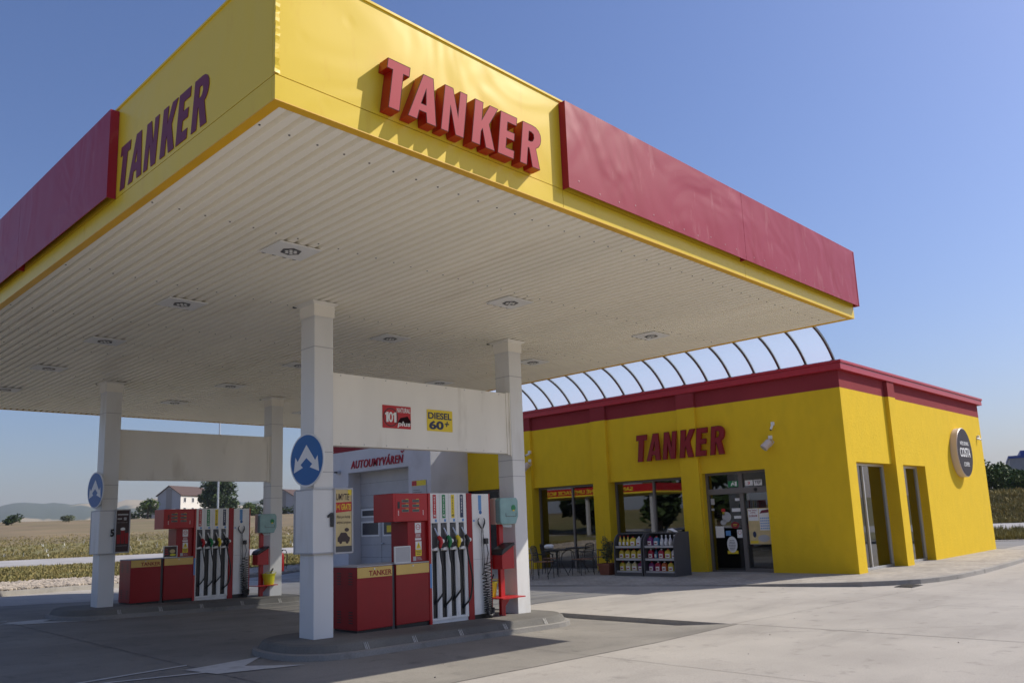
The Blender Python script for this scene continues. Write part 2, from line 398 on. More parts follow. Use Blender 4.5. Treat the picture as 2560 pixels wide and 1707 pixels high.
def text(body, F, u0, u1, v0, v1, n, depth, mt, parent, name='lettering', bold=0., shear=0., caron=None, spacing=1., line=1.):
    cu = bpy.data.curves.new('t', 'FONT'); cu.body = body; cu.size = 1; cu.offset = bold; cu.shear = shear; cu.extrude = .5
    cu.resolution_u = 4; cu.space_character = spacing; cu.space_line = line; cu.align_x = 'CENTER' if '\n' in body else 'LEFT'
    ob = bpy.data.objects.new('t', cu); COL.objects.link(ob)
    dg = bpy.context.evaluated_depsgraph_get(); me = bpy.data.meshes.new_from_object(ob.evaluated_get(dg))
    bpy.data.objects.remove(ob); bpy.data.curves.remove(cu)
    xs = [v.co.x for v in me.vertices]; ys = [v.co.y for v in me.vertices]
    a, b, c, d = min(xs), max(xs), min(ys), max(ys)
    off = wloc(parent) if parent is not None else Vector((0,0,0))
    for v in me.vertices:
        v.co = F(u0+(v.co.x-a)/(b-a)*(u1-u0), v0+(v.co.y-c)/(d-c)*(v1-v0), n+(v.co.z+.5)*depth) - off
    me.materials.clear(); me.materials.append(mt); me.name = name
    o = bpy.data.objects.new(name, me); COL.objects.link(o)
    if parent is not None: o.parent = parent
    return o

# block capitals of the station sign, height 1, drawn upright then slanted
GL = {
 'T': ([[(-.13,1),(-.13,.79),(0,.79),(0,0),(.26,0),(.26,.79),(.40,.79),(.40,1)]], 0),
 'A': ([[(0,0),(.26,1),(.52,1),(.70,0),(.46,0),(.42,.20),(.26,.20),(.23,0)], [(.29,.37),(.40,.37),(.365,.66)]], .45),
 'N': ([[(0,0),(0,1),(.22,1),(.40,.46),(.40,1),(.60,1),(.60,0),(.38,0),(.20,.54),(.20,0)]], 1.26),
 'K': ([[(0,0),(0,1),(.24,1),(.24,.62),(.42,1),(.67,1),(.45,.55),(.66,0),(.40,0),(.27,.38),(.24,.32),(.24,0)]], 2.07),
 'E': ([[(0,0),(0,1),(.50,1),(.50,.80),(.23,.80),(.23,.61),(.46,.61),(.46,.42),(.23,.42),(.23,.20),(.48,.20),(.48,0)]], 2.81),
 'R': ([[(0,0),(0,1),(.30,1),(.42,.985),(.52,.93),(.59,.84),(.615,.73),(.60,.62),(.55,.53),(.47,.47),(.64,0),(.39,0),(.25,.42),(.22,.42),(.22,0)],
        [(.22,.60),(.29,.60),(.35,.63),(.38,.71),(.36,.79),(.29,.82),(.22,.82)]], 3.48)}
def sign_letters(F, u0, width, v0, h, n0, depth, mts, parent, rim=.006):
    kx = width/4.12
    for ch in 'TANKER':
        loops, adv = GL[ch]
        bm = bmesh.new(); es = []
        for lp in loops:
            vs = [bm.verts.new(((p[0]+adv+p[1]*.14)*kx, p[1]*h, 0)) for p in lp]
            es += [bm.edges.new((vs[i], vs[(i+1) % len(vs)])) for i in range(len(vs))]
        bmesh.ops.triangle_fill(bm, use_beauty=True, use_dissolve=False, edges=es)
        for f in bm.faces: f.normal_update()
        if sum(f.normal.z*f.calc_area() for f in bm.faces) < 0: bmesh.ops.reverse_faces(bm, faces=bm.faces[:])
        front = bm.faces[:]
        ext = bmesh.ops.extrude_face_region(bm, geom=front)
        top = [g for g in ext['geom'] if isinstance(g, bmesh.types.BMFace)]
        for v in [g for g in ext['geom'] if isinstance(g, bmesh.types.BMVert)]: v.co.z = depth
        for f in bm.faces: f.material_index = 1
        for f in top: f.material_index = 0
        if rim:
            r = bmesh.ops.inset_region(bm, faces=top, thickness=rim, depth=0, use_even_offset=True)
            for f in r['faces']: f.material_index = 2
        off = wloc(parent)
        for v in bm.verts: v.co = F(u0+v.co.x, v0+v.co.y, n0+v.co.z) - off
        bmesh.ops.recalc_face_normals(bm, faces=bm.faces[:])
        me = bpy.data.meshes.new('sign_letter'); bm.to_mesh(me); bm.free()
        for q in mts: me.materials.append(q)
        o = bpy.data.objects.new('sign_letter', me); COL.objects.link(o); o.parent = parent

# ------------------------------------------------------------------ ground
def zg(x, y):
    x1 = max(-4., min(14., x)); y1 = max(0., min(30., y))
    z = .09-.022*(x1-5.8)+.01*(y1-9.1)-.0012*(x1-5.8)*(y1-9.1)
    z = max(0., min(.34, z))
    if y < 0: z *= max(0., 1+y/15)
    if x < -4: z *= max(0., 1+(x+4)/15)
    if y > 30: z *= max(0, 1-(y-30)/60)
    return z
def gdip(x, y):      # the refuelling apron lies a little lower than the slab beside it
    if x < 10.0 or x > 11.11: return 0.
    k = min(1., max(0., (y-6.4)/.9))*min(1., max(0., (17.5-y)/1.0))
    return -.07*k*min(1., (x-10.0)/1.0)
def ground():
    xs = sorted(set([-60,-45,-30,-20,-14,-10,-7,-4.01] + [i*.6 for i in range(-6,33)] + [10.0, 11.0, 11.10, 11.115] + [20,22,25,28,32,36,40,46,55,70]))
    xs = [x for x in xs if not (11.115 < x < 11.3)]
    ys = sorted(set([-60,-40,-25,-15,-10,-6,-3,-1.5] + [i*.6 for i in range(0,52)] + [6.4,7.3,16.5,17.5] + [32,35,40,50,60,75]))
    ys = sorted(set(ys+[6.3, 20.65])); ys = [y for y in ys if not (6.3 < y < 6.35) and not 20.6 < y < 20.64]
    n = len(ys)
    vs = [(x, y, zg(x, y)+gdip(x, y)*(1 if x < 11.105 else 0)) for x in xs for y in ys]
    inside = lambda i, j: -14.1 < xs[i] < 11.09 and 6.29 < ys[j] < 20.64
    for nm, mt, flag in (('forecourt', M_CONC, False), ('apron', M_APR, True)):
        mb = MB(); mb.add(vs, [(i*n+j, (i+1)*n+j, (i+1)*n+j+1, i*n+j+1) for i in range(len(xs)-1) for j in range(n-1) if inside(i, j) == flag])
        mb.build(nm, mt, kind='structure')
ground()

# terrain outside the forecourt, in rings round the station
def lerp(a, b, t): return a+(b-a)*t
def interp(x, pts):
    if x <= pts[0][0]: return pts[0][1]
    for (a, va), (b, vb) in zip(pts, pts[1:]):
        if x <= b: return lerp(va, vb, (x-a)/(b-a))
    return pts[-1][1]
def rim(az):
    return interp(az, [(-180,44),(0,38.7),(32,38.7),(40,46),(54,46),(57,33),(60,31),(63,30.8),(67,29.4),(72,27.2),(76,25),(84,24),(90,26),(105,40),(180,44)])
def lw(az): return interp(az, [(-180,0),(32,0),(54,1),(100,1),(125,0),(180,0)])
def rings(az):
    k = lw(az); r = rim(az)
    return [(r, lerp(.12,.13,k)+zg(r*math.cos(R(az)), r*math.sin(R(az)))), (lerp(r+1.2, r+4.2, k), lerp(.14,.16,k)+zg(r*math.cos(R(az)), r*math.sin(R(az)))),
            (lerp(50,51,k), lerp(.2,.28,k)), (lerp(61,57.5,k), lerp(.36,.5,k)), (lerp(78,80,k), lerp(2.6,1.27,k)), (230, lerp(3.4,6.3,k)), (700, lerp(3,5,k)), (2600, lerp(-6,-6,k))]
def zter(az, D):
    return interp(D, rings(az))
def pol(az, D, z=0.): return Vector((D*math.cos(R(az)), D*math.sin(R(az)), z))
AZS = [-180+3*i for i in range(60)] + [0.5*i for i in range(0, 210)] + [105+3*i for i in range(26)]
def ringmesh(name, mt, k0, k1, nsub, dz=0., kind='structure', jitter=0., azs=None):
    mb = MB(); azs = azs or AZS; vs = []; n = nsub+1
    for az in azs:
        rg = rings(az)
        for j in range(n):
            D = lerp(rg[k0][0], rg[k1][0], j/nsub); z = zter(az, D)+dz
            if 0 < j < nsub and jitter: z += random.uniform(-jitter, jitter)
            vs.append(pol(az, D, z))
    fs = [(i*n+j, i*n+j+1, (i+1)*n+j+1, (i+1)*n+j) for i in range(len(azs)-1) for j in range(nsub)]
    fs = [f[::-1] for f in fs]
    mb.add(vs, fs); return mb.build(name, mt, kind=kind)
ringmesh('grass_verge', M_GRASS, 1, 2, 14, jitter=.04)
ringmesh('road', M_ROAD, 2, 3, 3)
ringmesh('field_edge', M_EDGE, 3, 4, 8, jitter=.06)
ringmesh('field', M_FIELD, 4, 6, 16)
ringmesh('plain', M_GRASS, 6, 7, 6)
# gravel bed strip + its kerb
ringmesh('gravel_bed', M_KERB, 0, 1, 3, dz=-.03)
mb = MB()
for a0, a1 in zip(AZS, AZS[1:]):
    r0, r1 = rim(a0), rim(a1)
    z0, z1 = rings(a0)[0][1], rings(a1)[0][1]
    g0, g1 = z0-.3, z1-.3
    A = [pol(a0, r0-.12, g0), pol(a1, r1-.12, g1), pol(a0, r0-.12, z0), pol(a1, r1-.12, z1), pol(a0, r0+.06, z0), pol(a1, r1+.06, z1), pol(a0, r0+.06, g0), pol(a1, r1+.06, g1)]
    mb.add(A, [(0,2,3,1), (2,4,5,3), (4,6,7,5)])
mb.build('kerb', M_KERB, kind='structure')
# hills far away
mb = MB(); azs = [50+.5*i for i in range(90)]; vs = []
prof_h = [(50,1.5),(60,1.9),(64,2.15),(67.5,2.38),(69.2,2.30),(71,2.08),(72.2,2.16),(73.5,2.18),(75,2.30),(76,2.14),(78,1.9),(86,1.5),(95,1.2)]
for az in azs:
    e = interp(az, prof_h)+.05*math.sin(az*3.1)+.03*math.sin(az*7.7)
    for D, f in ((1500,.0),(1900,.38),(2300,.72),(2700,1.0),(3300,.85)):
        z = 1.6+D*math.tan(R(e))*f if f else -8
        vs.append(pol(az, D, z+14*math.sin(az*1.7+D*.01)*(1-f)))
fs = [((i+1)*5+j, (i+1)*5+j+1, i*5+j+1, i*5+j) for i in range(len(azs)-1) for j in range(4)]
mb.add(vs, fs).build('hills', M_HILL, smooth=True, kind='structure')

# pebbles, grass
def pebbles(az0, az1, n):
    mb = MB()
    for _ in range(n):
        az = random.uniform(az0, az1); rg = rings(az); D = random.uniform(rg[0][0]+.15, rg[1][0]-.1)
        s = random.uniform(.025, .075); p = pol(az, D, zter(az, D)+s*.2)
        mb.ball(p, (s*random.uniform(.7,1.2), s*random.uniform(.7,1.2), s*random.uniform(.5,.8)), 5, 3)
    mb.build('gravel', M_PEB, kind='stuff')
pebbles(57, 80, 8000)
def tufts(name, mt, az0, az1, d0, d1, n, h0, h1, wd, blades=4, pw=1.3):
    mb = MB()
    for _ in range(n):
        az = random.uniform(az0, az1); rg = rings(az); D = lerp(d0(rg), d1(rg), random.random()**pw); p = pol(az, D, zter(az, D)-.03)
        h = random.uniform(h0, h1)
        for b in range(blades):
            a = random.uniform(0, 6.283); d = Vector((math.cos(a), math.sin(a), 0)); q = p+d*random.uniform(0, wd*2); e = Vector((-d.y, d.x, 0))*wd*random.uniform(.3,.6)
            t = q+d*h*random.uniform(.1,.6)+Vector((0,0,h*random.uniform(.6,1)))
            mb.add([q-e, q+e, t], [(0,1,2)])
    mb.build(name, mt, kind='stuff')
tufts('dry_grass', M_DRYG, 57, 80, lambda r: 57.6, lambda r: 105, 7000, .07, .24, .05, 5, 1.8)
tufts('tall_grass', M_GRNG, 57, 80, lambda r: 58, lambda r: 95, 5000, .07, .26, .05, 5, 1.6)
tufts('wild_flowers', M_SWHI, 57, 80, lambda r: 58, lambda r: 80, 90, .3, .5, .05, 2)
tufts('verge_grass', M_GRNG, 57, 80, lambda r: r[1][0], lambda r: r[2][0]-.3, 6500, .05, .16, .08)
tufts('verge_straw', M_DRYG, 57, 80, lambda r: r[1][0], lambda r: r[2][0]-.3, 4000, .05, .18, .07)
tufts('bank_grass', M_DRYG, 9, 17, lambda r: r[3][0], lambda r: r[4][0], 4000, .12, .42, .2)
tufts('bank_green_grass', M_GRNG, 9, 17, lambda r: r[3][0], lambda r: r[4][0], 1800, .12, .4, .2)
tufts('kerb_grass', M_GRNG, 9, 17, lambda r: r[1][0], lambda r: r[2][0], 2500, .12, .45, .06)

# joints, cracks and painted marks on the slab
def strip(name, pts, wd, mt, dz=.004):
    mb = MB(); n = len(pts); vs = []
    P = [Vector((p[0], p[1], 0)) for p in pts]
    for i, p in enumerate(P):
        t = (P[min(i+1,n-1)]-P[max(i-1,0)]).normalized(); s_ = Vector((-t.y, t.x, 0))*wd*.5
        for q in (p-s_, p+s_): vs.append((q.x, q.y, zg(q.x, q.y)+gdip(q.x, q.y)+dz))
    mb.add(vs, [(2*i, 2*i+2, 2*i+3, 2*i+1) for i in range(n-1)]); return mb.build(name, mt, kind='structure')
def line(a, b, k=30, wob=0.): return [(lerp(a[0],b[0],i/k)+random.uniform(-wob,wob), lerp(a[1],b[1],i/k)+random.uniform(-wob,wob)) for i in range(k+1)]
for a, b, wd in [((4.29,2),(4.29,22),.022), ((0,20.65),(16,20.65),.02), ((-4,6.3),(11.1,6.3),.022), ((7.7,-2),(7.7,8.2),.008), ((11.13,-4),(11.13,6.4),.014), ((14.6,-6),(14.6,9),.007), ((11.1,6.36),(19,5.6),.007), ((0,2.0),(30,2.0),.007), ((18.1,-4),(18.1,5.8),.007), ((22,-6),(22,5.4),.007)]:
    k = int(max(abs(a[0]-b[0]), abs(a[1]-b[1]))/.3)
    strip('slab_joint', line(a, b, k, .008), wd, M_JOINT)
for a, b in (((8.2, 8.1), (12.6, 3.1)), ((13.0, 5.2), (19.2, 2.2)), ((2.2, 12.2), (9.6, 13.4)), ((16.4, 4.6), (21.5, -1.0))):     # hairline cracks
    pts = line(a, b, 26, .07); strip('slab_crack', pts, .006, M_JOINT, .0045)
def markpoly(polys, dx=0, dy=0):
    bm = bmesh.new()
    for pl in polys:
        bm.faces.new([bm.verts.new((p[0]+dx, p[1]+dy, 0)) for p in pl])
    bmesh.ops.triangulate(bm, faces=bm.faces[:])
    bmesh.ops.subdivide_edges(bm, edges=bm.edges[:], cuts=3, use_grid_fill=True)
    for v in bm.verts: v.co.z = zg(v.co.x, v.co.y)+.007
    bmesh.ops.recalc_face_normals(bm, faces=bm.faces[:])
    me = bpy.data.meshes.new('road_marking'); bm.to_mesh(me); bm.free(); me.materials.append(M_MARK)
    o = bpy.data.objects.new('road_marking', me); COL.objects.link(o); o['kind'] = 'structure'
NOSE = [[(4.13,9.16),(5.18,9.40),(4.70,8.90)], [(4.13,9.16),(4.70,8.90),(5.2,8.42),(4.25,8.64)],
        [(1.2,9.18),(3.12,9.22),(4.28,9.44),(4.30,9.50),(3.1,9.28)], [(1.2,9.12),(3.33,9.00),(4.22,8.80),(4.2,8.88),(3.3,9.06)]]
markpoly(NOSE); markpoly(NOSE, .05, 7.35)
mb = MB(); gx_, gy_ = 17.85, 6.15
mb.box(gx_-.3, gx_+.3, gy_-.18, gy_+.18, .003, .012)
for i in range(9): mb.box(gx_-.28+i*.065, gx_-.245+i*.065, gy_-.16, gy_+.16, .012, .02)
tag(mb.build('drain_grate', M_DGREY), 'dark iron drain grate in the concrete beside the curved kerb', 'drain grate')

mb = MB()
for _ in range(70):
    x, y = random.uniform(5, 24), random.uniform(-2, 8.5); r_ = random.uniform(.004, .012)
    mb.ball((x, y, zg(x, y)+r_*.4), (r_, r_*random.uniform(.6,1.4), r_*.6), 5, 3)
mb.build('grit', M_JOINT, kind='stuff')
# paved terrace round the shop with its curved kerb
KE = [(13.9,30), (14.2,18),(15.3,14.3),(16.3,11.2),(16.75,9.7),(17.0,8.6),(17.25,7.6),(17.5,6.95),(18.02,6.45),(18.5,6.12),(19.09,5.93),(20.1,5.78),(21.4,5.72),(23.5,5.76),(26.1,5.85),(34,6.2),(40,7)]
ins = []
for i, p in enumerate(KE):
    t = (Vector(KE[min(i+1,len(KE)-1)])-Vector(KE[max(i-1,0)])).normalized(); ins.append((p[0]-t.y*.12*-1 if False else p[0]+(-t.y)*.12, p[1]+t.x*.12))
mb = MB(); ztop = lambda p: interp(p[1] if p[0] < 17.4 else 6.0, [(7.0,.10),(9.5,.035),(11,.02),(30,.02)])
vs = []
for p, q in zip(KE, ins):
    z = ztop(p); vs += [(p[0],p[1],-.1),(p[0],p[1],z),(q[0],q[1],z),(q[0],q[1],-.1)]
fs = []
for i in range(len(KE)-1):
    a, b = 4*i, 4*i+4; fs += [(a,a+1,b+1,b)[::-1],(a+1,a+2,b+2,b+1)[::-1],(a+2,a+3,b+3,b+2)[::-1]]
mb.add(vs, fs).build('kerb', M_KERB, bevel=.012, kind='structure')
mb = MB(); vs = []; back = (26, 20)
inn = [(20.5,30),(20.5,18),(20.5,14.3),(20.5,12),(20.5,10.5),(20.5,9.6),(20.5,9),(20.5,8.6),(20.5,8.4),(20.5,8.3),(20.5,8.25),(20.8,8.2),(21.5,8.2),(23.5,8.2),(26.1,8.2),(34,8.2),(40,8.2)]
for q, r_ in zip(ins, inn):
    z = ztop(q)-.004
    for k in range(4): vs.append((lerp(q[0],r_[0],k/3), lerp(q[1],r_[1],k/3), lerp(z,.10,min(1,k/1.0)) ))
fs = [(i*4+k, i*4+4+k, i*4+5+k, i*4+1+k) for i in range(len(ins)-1) for k in range(3)]
mb.add(vs, fs).build('pavement', M_PAVE, kind='structure')
mb = MB(); mb.box(31.2, 60, 7.6, 40, .10, .104).build('service_yard', M_ASPH, kind='structure')

# ------------------------------------------------------------------ fuel canopy
X0, X1, Y0, Y1, ZS, ZT = 2.69, 12.93, 4.80, 21.2, 4.60, 5.72
can = thing('fuel_canopy', 'large flat yellow and red petrol station canopy on four cream columns', 'canopy', ((X0+X1)/2, (Y0+Y1)/2, 0))
def soffit(y0, y1):
    mb = MB(); p = .125; x = X0+.08; prof = []
    while x < X1-.08-p:
        prof += [(x, 4.600), (x+.068, 4.600), (x+.080, 4.642), (x+.113, 4.642)]; x += p
    prof.append((x, 4.6)); prof.append((X1-.08, 4.6)); n = len(prof)
    vs = [(a, y0, z) for a, z in prof]+[(a, y1, z) for a, z in prof]
    mb.add(vs, [(i, n+i, n+i+1, i+1) for i in range(n-1)])
    return mb.build('soffit', M_SOF, can)
soffit(Y0+.08, 13.0); soffit(13.006, Y1-.08)
mb = MB()
for yy in [5.22, 7.17, 9.5, 11.6, 13.9, 16.2, 18.6]:
    x = X0+.08+.042
    while x < X1-.2:
        mb.lathe((x-.01, yy, 4.595), [(.009,0),(.009,.005)], 6); x += .25
mb.build('soffit_screw', M_DGREY, can)['kind'] = 'stuff'
mb = MB(); mb.box(X0, X1, Y0, Y0+.08, 4.592, 4.60).box(X0, X1, Y1-.08, Y1, 4.592, 4.60).box(X0, X0+.08, Y0+.08, Y1-.08, 4.592, 4.60).box(X1-.08, X1, Y0+.08, Y1-.08, 4.592, 4.60)
mb.build('edge_trim', M_YTRIM, can)
# fascias: upper sheet and a lower band with a thin dark gap between them
def fascia(name, z0, z1):
    cuts_x = [X0, 5.80, 9.40, X1] if z1 < 5 else [X0, 7.3, X1]
    for a, b in zip(cuts_x, cuts_x[1:]):
        for yy in ((Y0, Y0+.04), (Y1-.04, Y1)):
            MB().box(a+(.003 if a > X0 else 0), b-(.003 if b < X1 else 0), yy[0], yy[1], z0, z1).build(name, M_YEL, can)
    cuts_y = [Y0+.04, 8.6, 12.6, 16.8, Y1-.04]
    for a, b in zip(cuts_y, cuts_y[1:]):
        for xx in ((X0, X0+.04), (X1-.04, X1)):
            MB().box(xx[0], xx[1], a+.003, b-.003, z0, z1).build(name, M_YEL, can)
fascia('fascia_band', 4.60, 4.782); fascia('fascia_panel', 4.789, ZT)
mb = MB(); mb.box(X0+.041, X1-.041, Y0+.041, Y1-.041, 4.75, 4.83).build('fascia_backing', M_DGREY, can)
mb = MB(); vs = []; zz = 4.80     # crumpled corner bead
for k in range(33):
    z = 4.795+k*.0287; d_ = random.uniform(.001,.010)
    vs += [(X0-d_, Y0+.02, z), (X0-d_, Y0-d_, z), (X0+.03+random.uniform(-.008,.008), Y0-.002-random.uniform(0,.006), z)]
mb.add(vs, [(3*k+q, 3*k+q+1, 3*k+q+4, 3*k+q+3) for k in range(32) for q in (0,1)]).build('corner_bead', M_YEL, can)
MB().box(X0+.04, X1-.04, Y0+.04, Y1-.04, 5.60, 5.64).build('roof', M_LGREY, can)
mb = MB(); mb.box(X0-.01, X1+.01, Y0-.012, Y0+.08, ZT, ZT+.02).box(X0-.01, X1+.01, Y1-.08, Y1+.01, ZT, ZT+.02).box(X0-.012, X0+.08, Y0+.08, Y1-.08, ZT, ZT+.02).box(X1-.08, X1+.01, Y0+.08, Y1-.08, ZT, ZT+.02)
mb.build('coping', M_YEL, can)
# red boxes
PD = .085       # red boxes: folded sheet, open underneath
for a, b in ((5.80, 9.30), (9.306, 12.97)):
    mb = MB(); mb.box(a, b, Y0-PD, Y0-PD+.008, 4.785, 5.695).box(a, b, Y0-PD+.0085, Y0-.002, 5.687, 5.695)
    mb.box(a, a+.008, Y0-PD+.0085, Y0-.002, 4.785, 5.6865).box(b-.008, b, Y0-PD+.0085, Y0-.002, 4.785, 5.6865)
    p_ = mb.build('red_panel', M_RED, can)
    mb = MB()
    for k in range(int((b-a)/.31)): mb.ball((a+.18+k*.31+random.uniform(-.03,.03), Y0-PD-.0005, 4.86+random.uniform(-.02,.03)), (.010,.003,.010), 8, 5)
    mb.build('rivet', M_RIVET, p_)['kind'] = 'stuff'
for a, b in ((7.76, 10.64), (10.646, 13.6), (13.606, 17.3), (17.306, 21.2)):
    mb = MB(); mb.box(X0-PD, X0-PD+.008, a, b, 4.785, 5.685).box(X0-PD+.0085, X0-.002, a, b, 5.677, 5.685)
    mb.box(X0-PD+.0085, X0-.002, a, a+.008, 4.785, 5.6765).box(X0-PD+.0085, X0-.002, b-.008, b, 4.785, 5.6765)
    mb.build('red_panel', M_RED, can)
for a, b in ((4.71, 9), (9.006, 13), (13.006, 17), (17.006, 21.2)):
    MB().box(X1+.002, X1+.04, a, b, 4.785, 5.695).build('red_panel', M_RED, can, bevel=.008)
sign_letters(FY(Y0), 3.595, 1.755, 4.812, .422, .004, .112, [M_LET, M_LETS, M_LETD], can)
sign_letters(FX(X0), -7.66, 1.80, 4.83, .44, .002, .004, [M_LETP, M_LETP, M_LETP], can, rim=0)

# columns and beams
COLS = [(5.72, 9.10), (9.48, 9.19), (5.70, 16.42), (9.27, 16.50)]
CW, CD = .29, .33
def column(x, y, boxed):
    zb = zg(x, y)+.14
    c = MB().box(x, x+CW, y, y+CD, zb, 4.60).build('column', M_COLW, can, bevel=.006)
    e = .004
    for z in (2.33, 2.59, 3.98): MB().box(x-e, x+CW+e, y-e, y+CD+e, z, z+.010).build('seam', M_LGREY, c)
    a, b = .0, .07; mb = MB(); z0, z1 = 4.40, 4.594
    P = lambda k, z: [(x-k, y-k, z), (x+CW+k, y-k, z), (x+CW+k, y+CD+k, z), (x-k, y+CD+k, z)]
    vs = P(.012, z0)+P(.014, z1-.035)+P(.075, z1); mb.add(vs, [(i+4*r_, (i+1)%4+4*r_, (i+1)%4+4*r_+4, i+4*r_+4) for r_ in (0,1) for i in range(4)])
    mb.build('collar', M_CREAM, c)
    mb = MB()
    for i in range(4): mb.lathe((x-.04+i*.125, y+CD+.10, 4.585), [(.03,0),(.03,.03)], 8)
    mb.build('soffit_notch', M_BLACK, c)
    if boxed:
        b_ = MB().box(x-.045, x+CW+.012, y-.05, y+CD+.04, 1.30, 2.12).build('cladding_box', M_COLW, c, bevel=.006)
        for z in (1.30, 2.10): MB().box(x-.052, x+CW+.016, y-.056, y+CD+.046, z, z+.016).build('clamp_band', M_LGREY, b_)
        MB().box(x-.045, x+.24, y+CD+.048, y+CD+.085, 1.30, 2.10).build('side_plate', M_LGREY, b_, bevel=.004)
    return c
cols = [column(x, y, i in (0, 2)) for i, (x, y) in enumerate(COLS)]
for (xa, ya), (xb, yb) in ((COLS[0], COLS[1]), (COLS[2], COLS[3])):
    yy = (ya+yb)/2+.08
    b_ = MB().box(xa+CW+.002, xb-.004, yy, yy+.15, 2.70, 3.69).build('beam_panel', M_CREAM, can, bevel=.005)
    mb = MB(); mb.box(xb-.075, xb-.004, yy-.012, yy-.001, 2.68, 3.70); mb.box(xb-.02, xb-.003, yy-.03, yy-.013, 2.66, 3.70); mb.build('end_bracket', M_CREAM, b_)
    mb = MB()
    for i in range(9): mb.ball((xa+CW+.2+i*.38, yy-.003, 3.66), .008, 6, 4); mb.ball((xa+CW+.2+i*.38, yy-.003, 2.73), .008, 6, 4)
    mb.build('rivet', M_LGREY, b_)['kind'] = 'stuff'
# lamps in the soffit
ORD = ['nearest', 'second', 'third', 'fourth', 'farthest']
def lamp(x, y):
    t = thing('ceiling_light', '', 'ceiling light', (x, y, 4.6), 'ceiling lights in the canopy soffit')
    MB().box(x-.25, x+.25, y-.22, y+.22, 4.58, 4.594).build('cover_plate', M_SWHI, t, bevel=.004)
    MB().prism([(x+.115*math.cos((a+.25)*math.pi/3), y+.115*math.sin((a+.25)*math.pi/3)) for a in range(6)], 4.574, 4.58).build('lamp_bezel', M_DGREY, t, bevel=.004)
    mb = MB()
    for i in range(7):
        a = i*math.pi/3; q = 0 if i == 6 else .052
        mb.ball((x+q*math.cos(a), y+q*math.sin(a), 4.574), (.022,.022,.004), 8, 5)
    mb.build('lens', M_SWHI, t)
    mb = MB()
    for i in range(4): mb.lathe((x-.19+i*.125, y+.228, 4.588), [(.030,0),(.030,.03)], 10)
    mb.build('cable_notch', M_BLACK, t)
    return t
L0 = lamp(4.43, 7.52)
first = True
for i, x in enumerate((4.43, 7.83, 11.21)):
    for j, y in enumerate((7.52, 10.23, 12.95, 15.62, 18.3)):
        t = L0 if first else copytree(L0); first = False
        t.location = (x, y, 4.6)
        t['label'] = 'white soffit light, %s from the front, %s' % (ORD[j], ['row along the left fascia', 'middle row', 'row nearest the shop'][i])

# ------------------------------------------------------------------ pump islands
def island(cx, cy, label):
    t = thing('pump_island', label, 'pump island', (cx, cy, 0), 'concrete pump islands')
    def outline(hl, hw, rr):
        pts = []
        for sx, sy, a0 in ((1,-1,-90),(1,1,0),(-1,1,90),(-1,-1,180)):
            for k in range(7):
                a = R(a0+15*k); pts.append((cx+sx*(hl-rr)+rr*math.cos(a), cy+sy*(hw-rr)+rr*math.sin(a)))
        return pts
    def loft(levels, top):
        mb = MB(); n = 28; vs = []
        for hl, hw, rr, dz in levels: vs += [(p[0], p[1], zg(p[0], p[1])+gdip(p[0],p[1])*0+dz) for p in outline(hl, hw, rr)]
        fs = [(r_*n+i, r_*n+(i+1)%n, (r_+1)*n+(i+1)%n, (r_+1)*n+i) for r_ in range(len(levels)-1) for i in range(n)]
        if top: fs.append(tuple(range((len(levels)-1)*n, len(levels)*n)))
        return mb.add(vs, fs)
    loft([(2.55,.84,.7,-.15),(2.55,.84,.7,.065),(2.51,.80,.68,.072)], True).build('base_slab', M_KERB, t)
    k = loft([(2.49,.775,.66,.072),(2.44,.725,.6,.15),(2.40,.68,.56,.168)], True).build('kerb_top', M_ISL, t)
    for u in (-1.65, -.9, -.1, .75, 1.6):   # smears of mortar on the joints between the kerb stones
        mb = MB()
        for sx in (0, .022, .05):
            x = cx+u+sx; a = [(x, cy-.779, .072), (x+.016, cy-.779, .072), (x+.014, cy-.729, .148), (x+.003, cy-.729, .148)]
            mb.add([(q[0], q[1]-.004, zg(q[0], q[1])+q[2]+.003) for q in a], [(0,1,2,3)])
        mb.build('mortar_joint', M_MORT, k)
    return t
island(7.70, 9.25, 'long rounded concrete kerb island under the nearer fuel pump')
island(7.50, 16.58, 'long rounded concrete kerb island under the farther fuel pump')

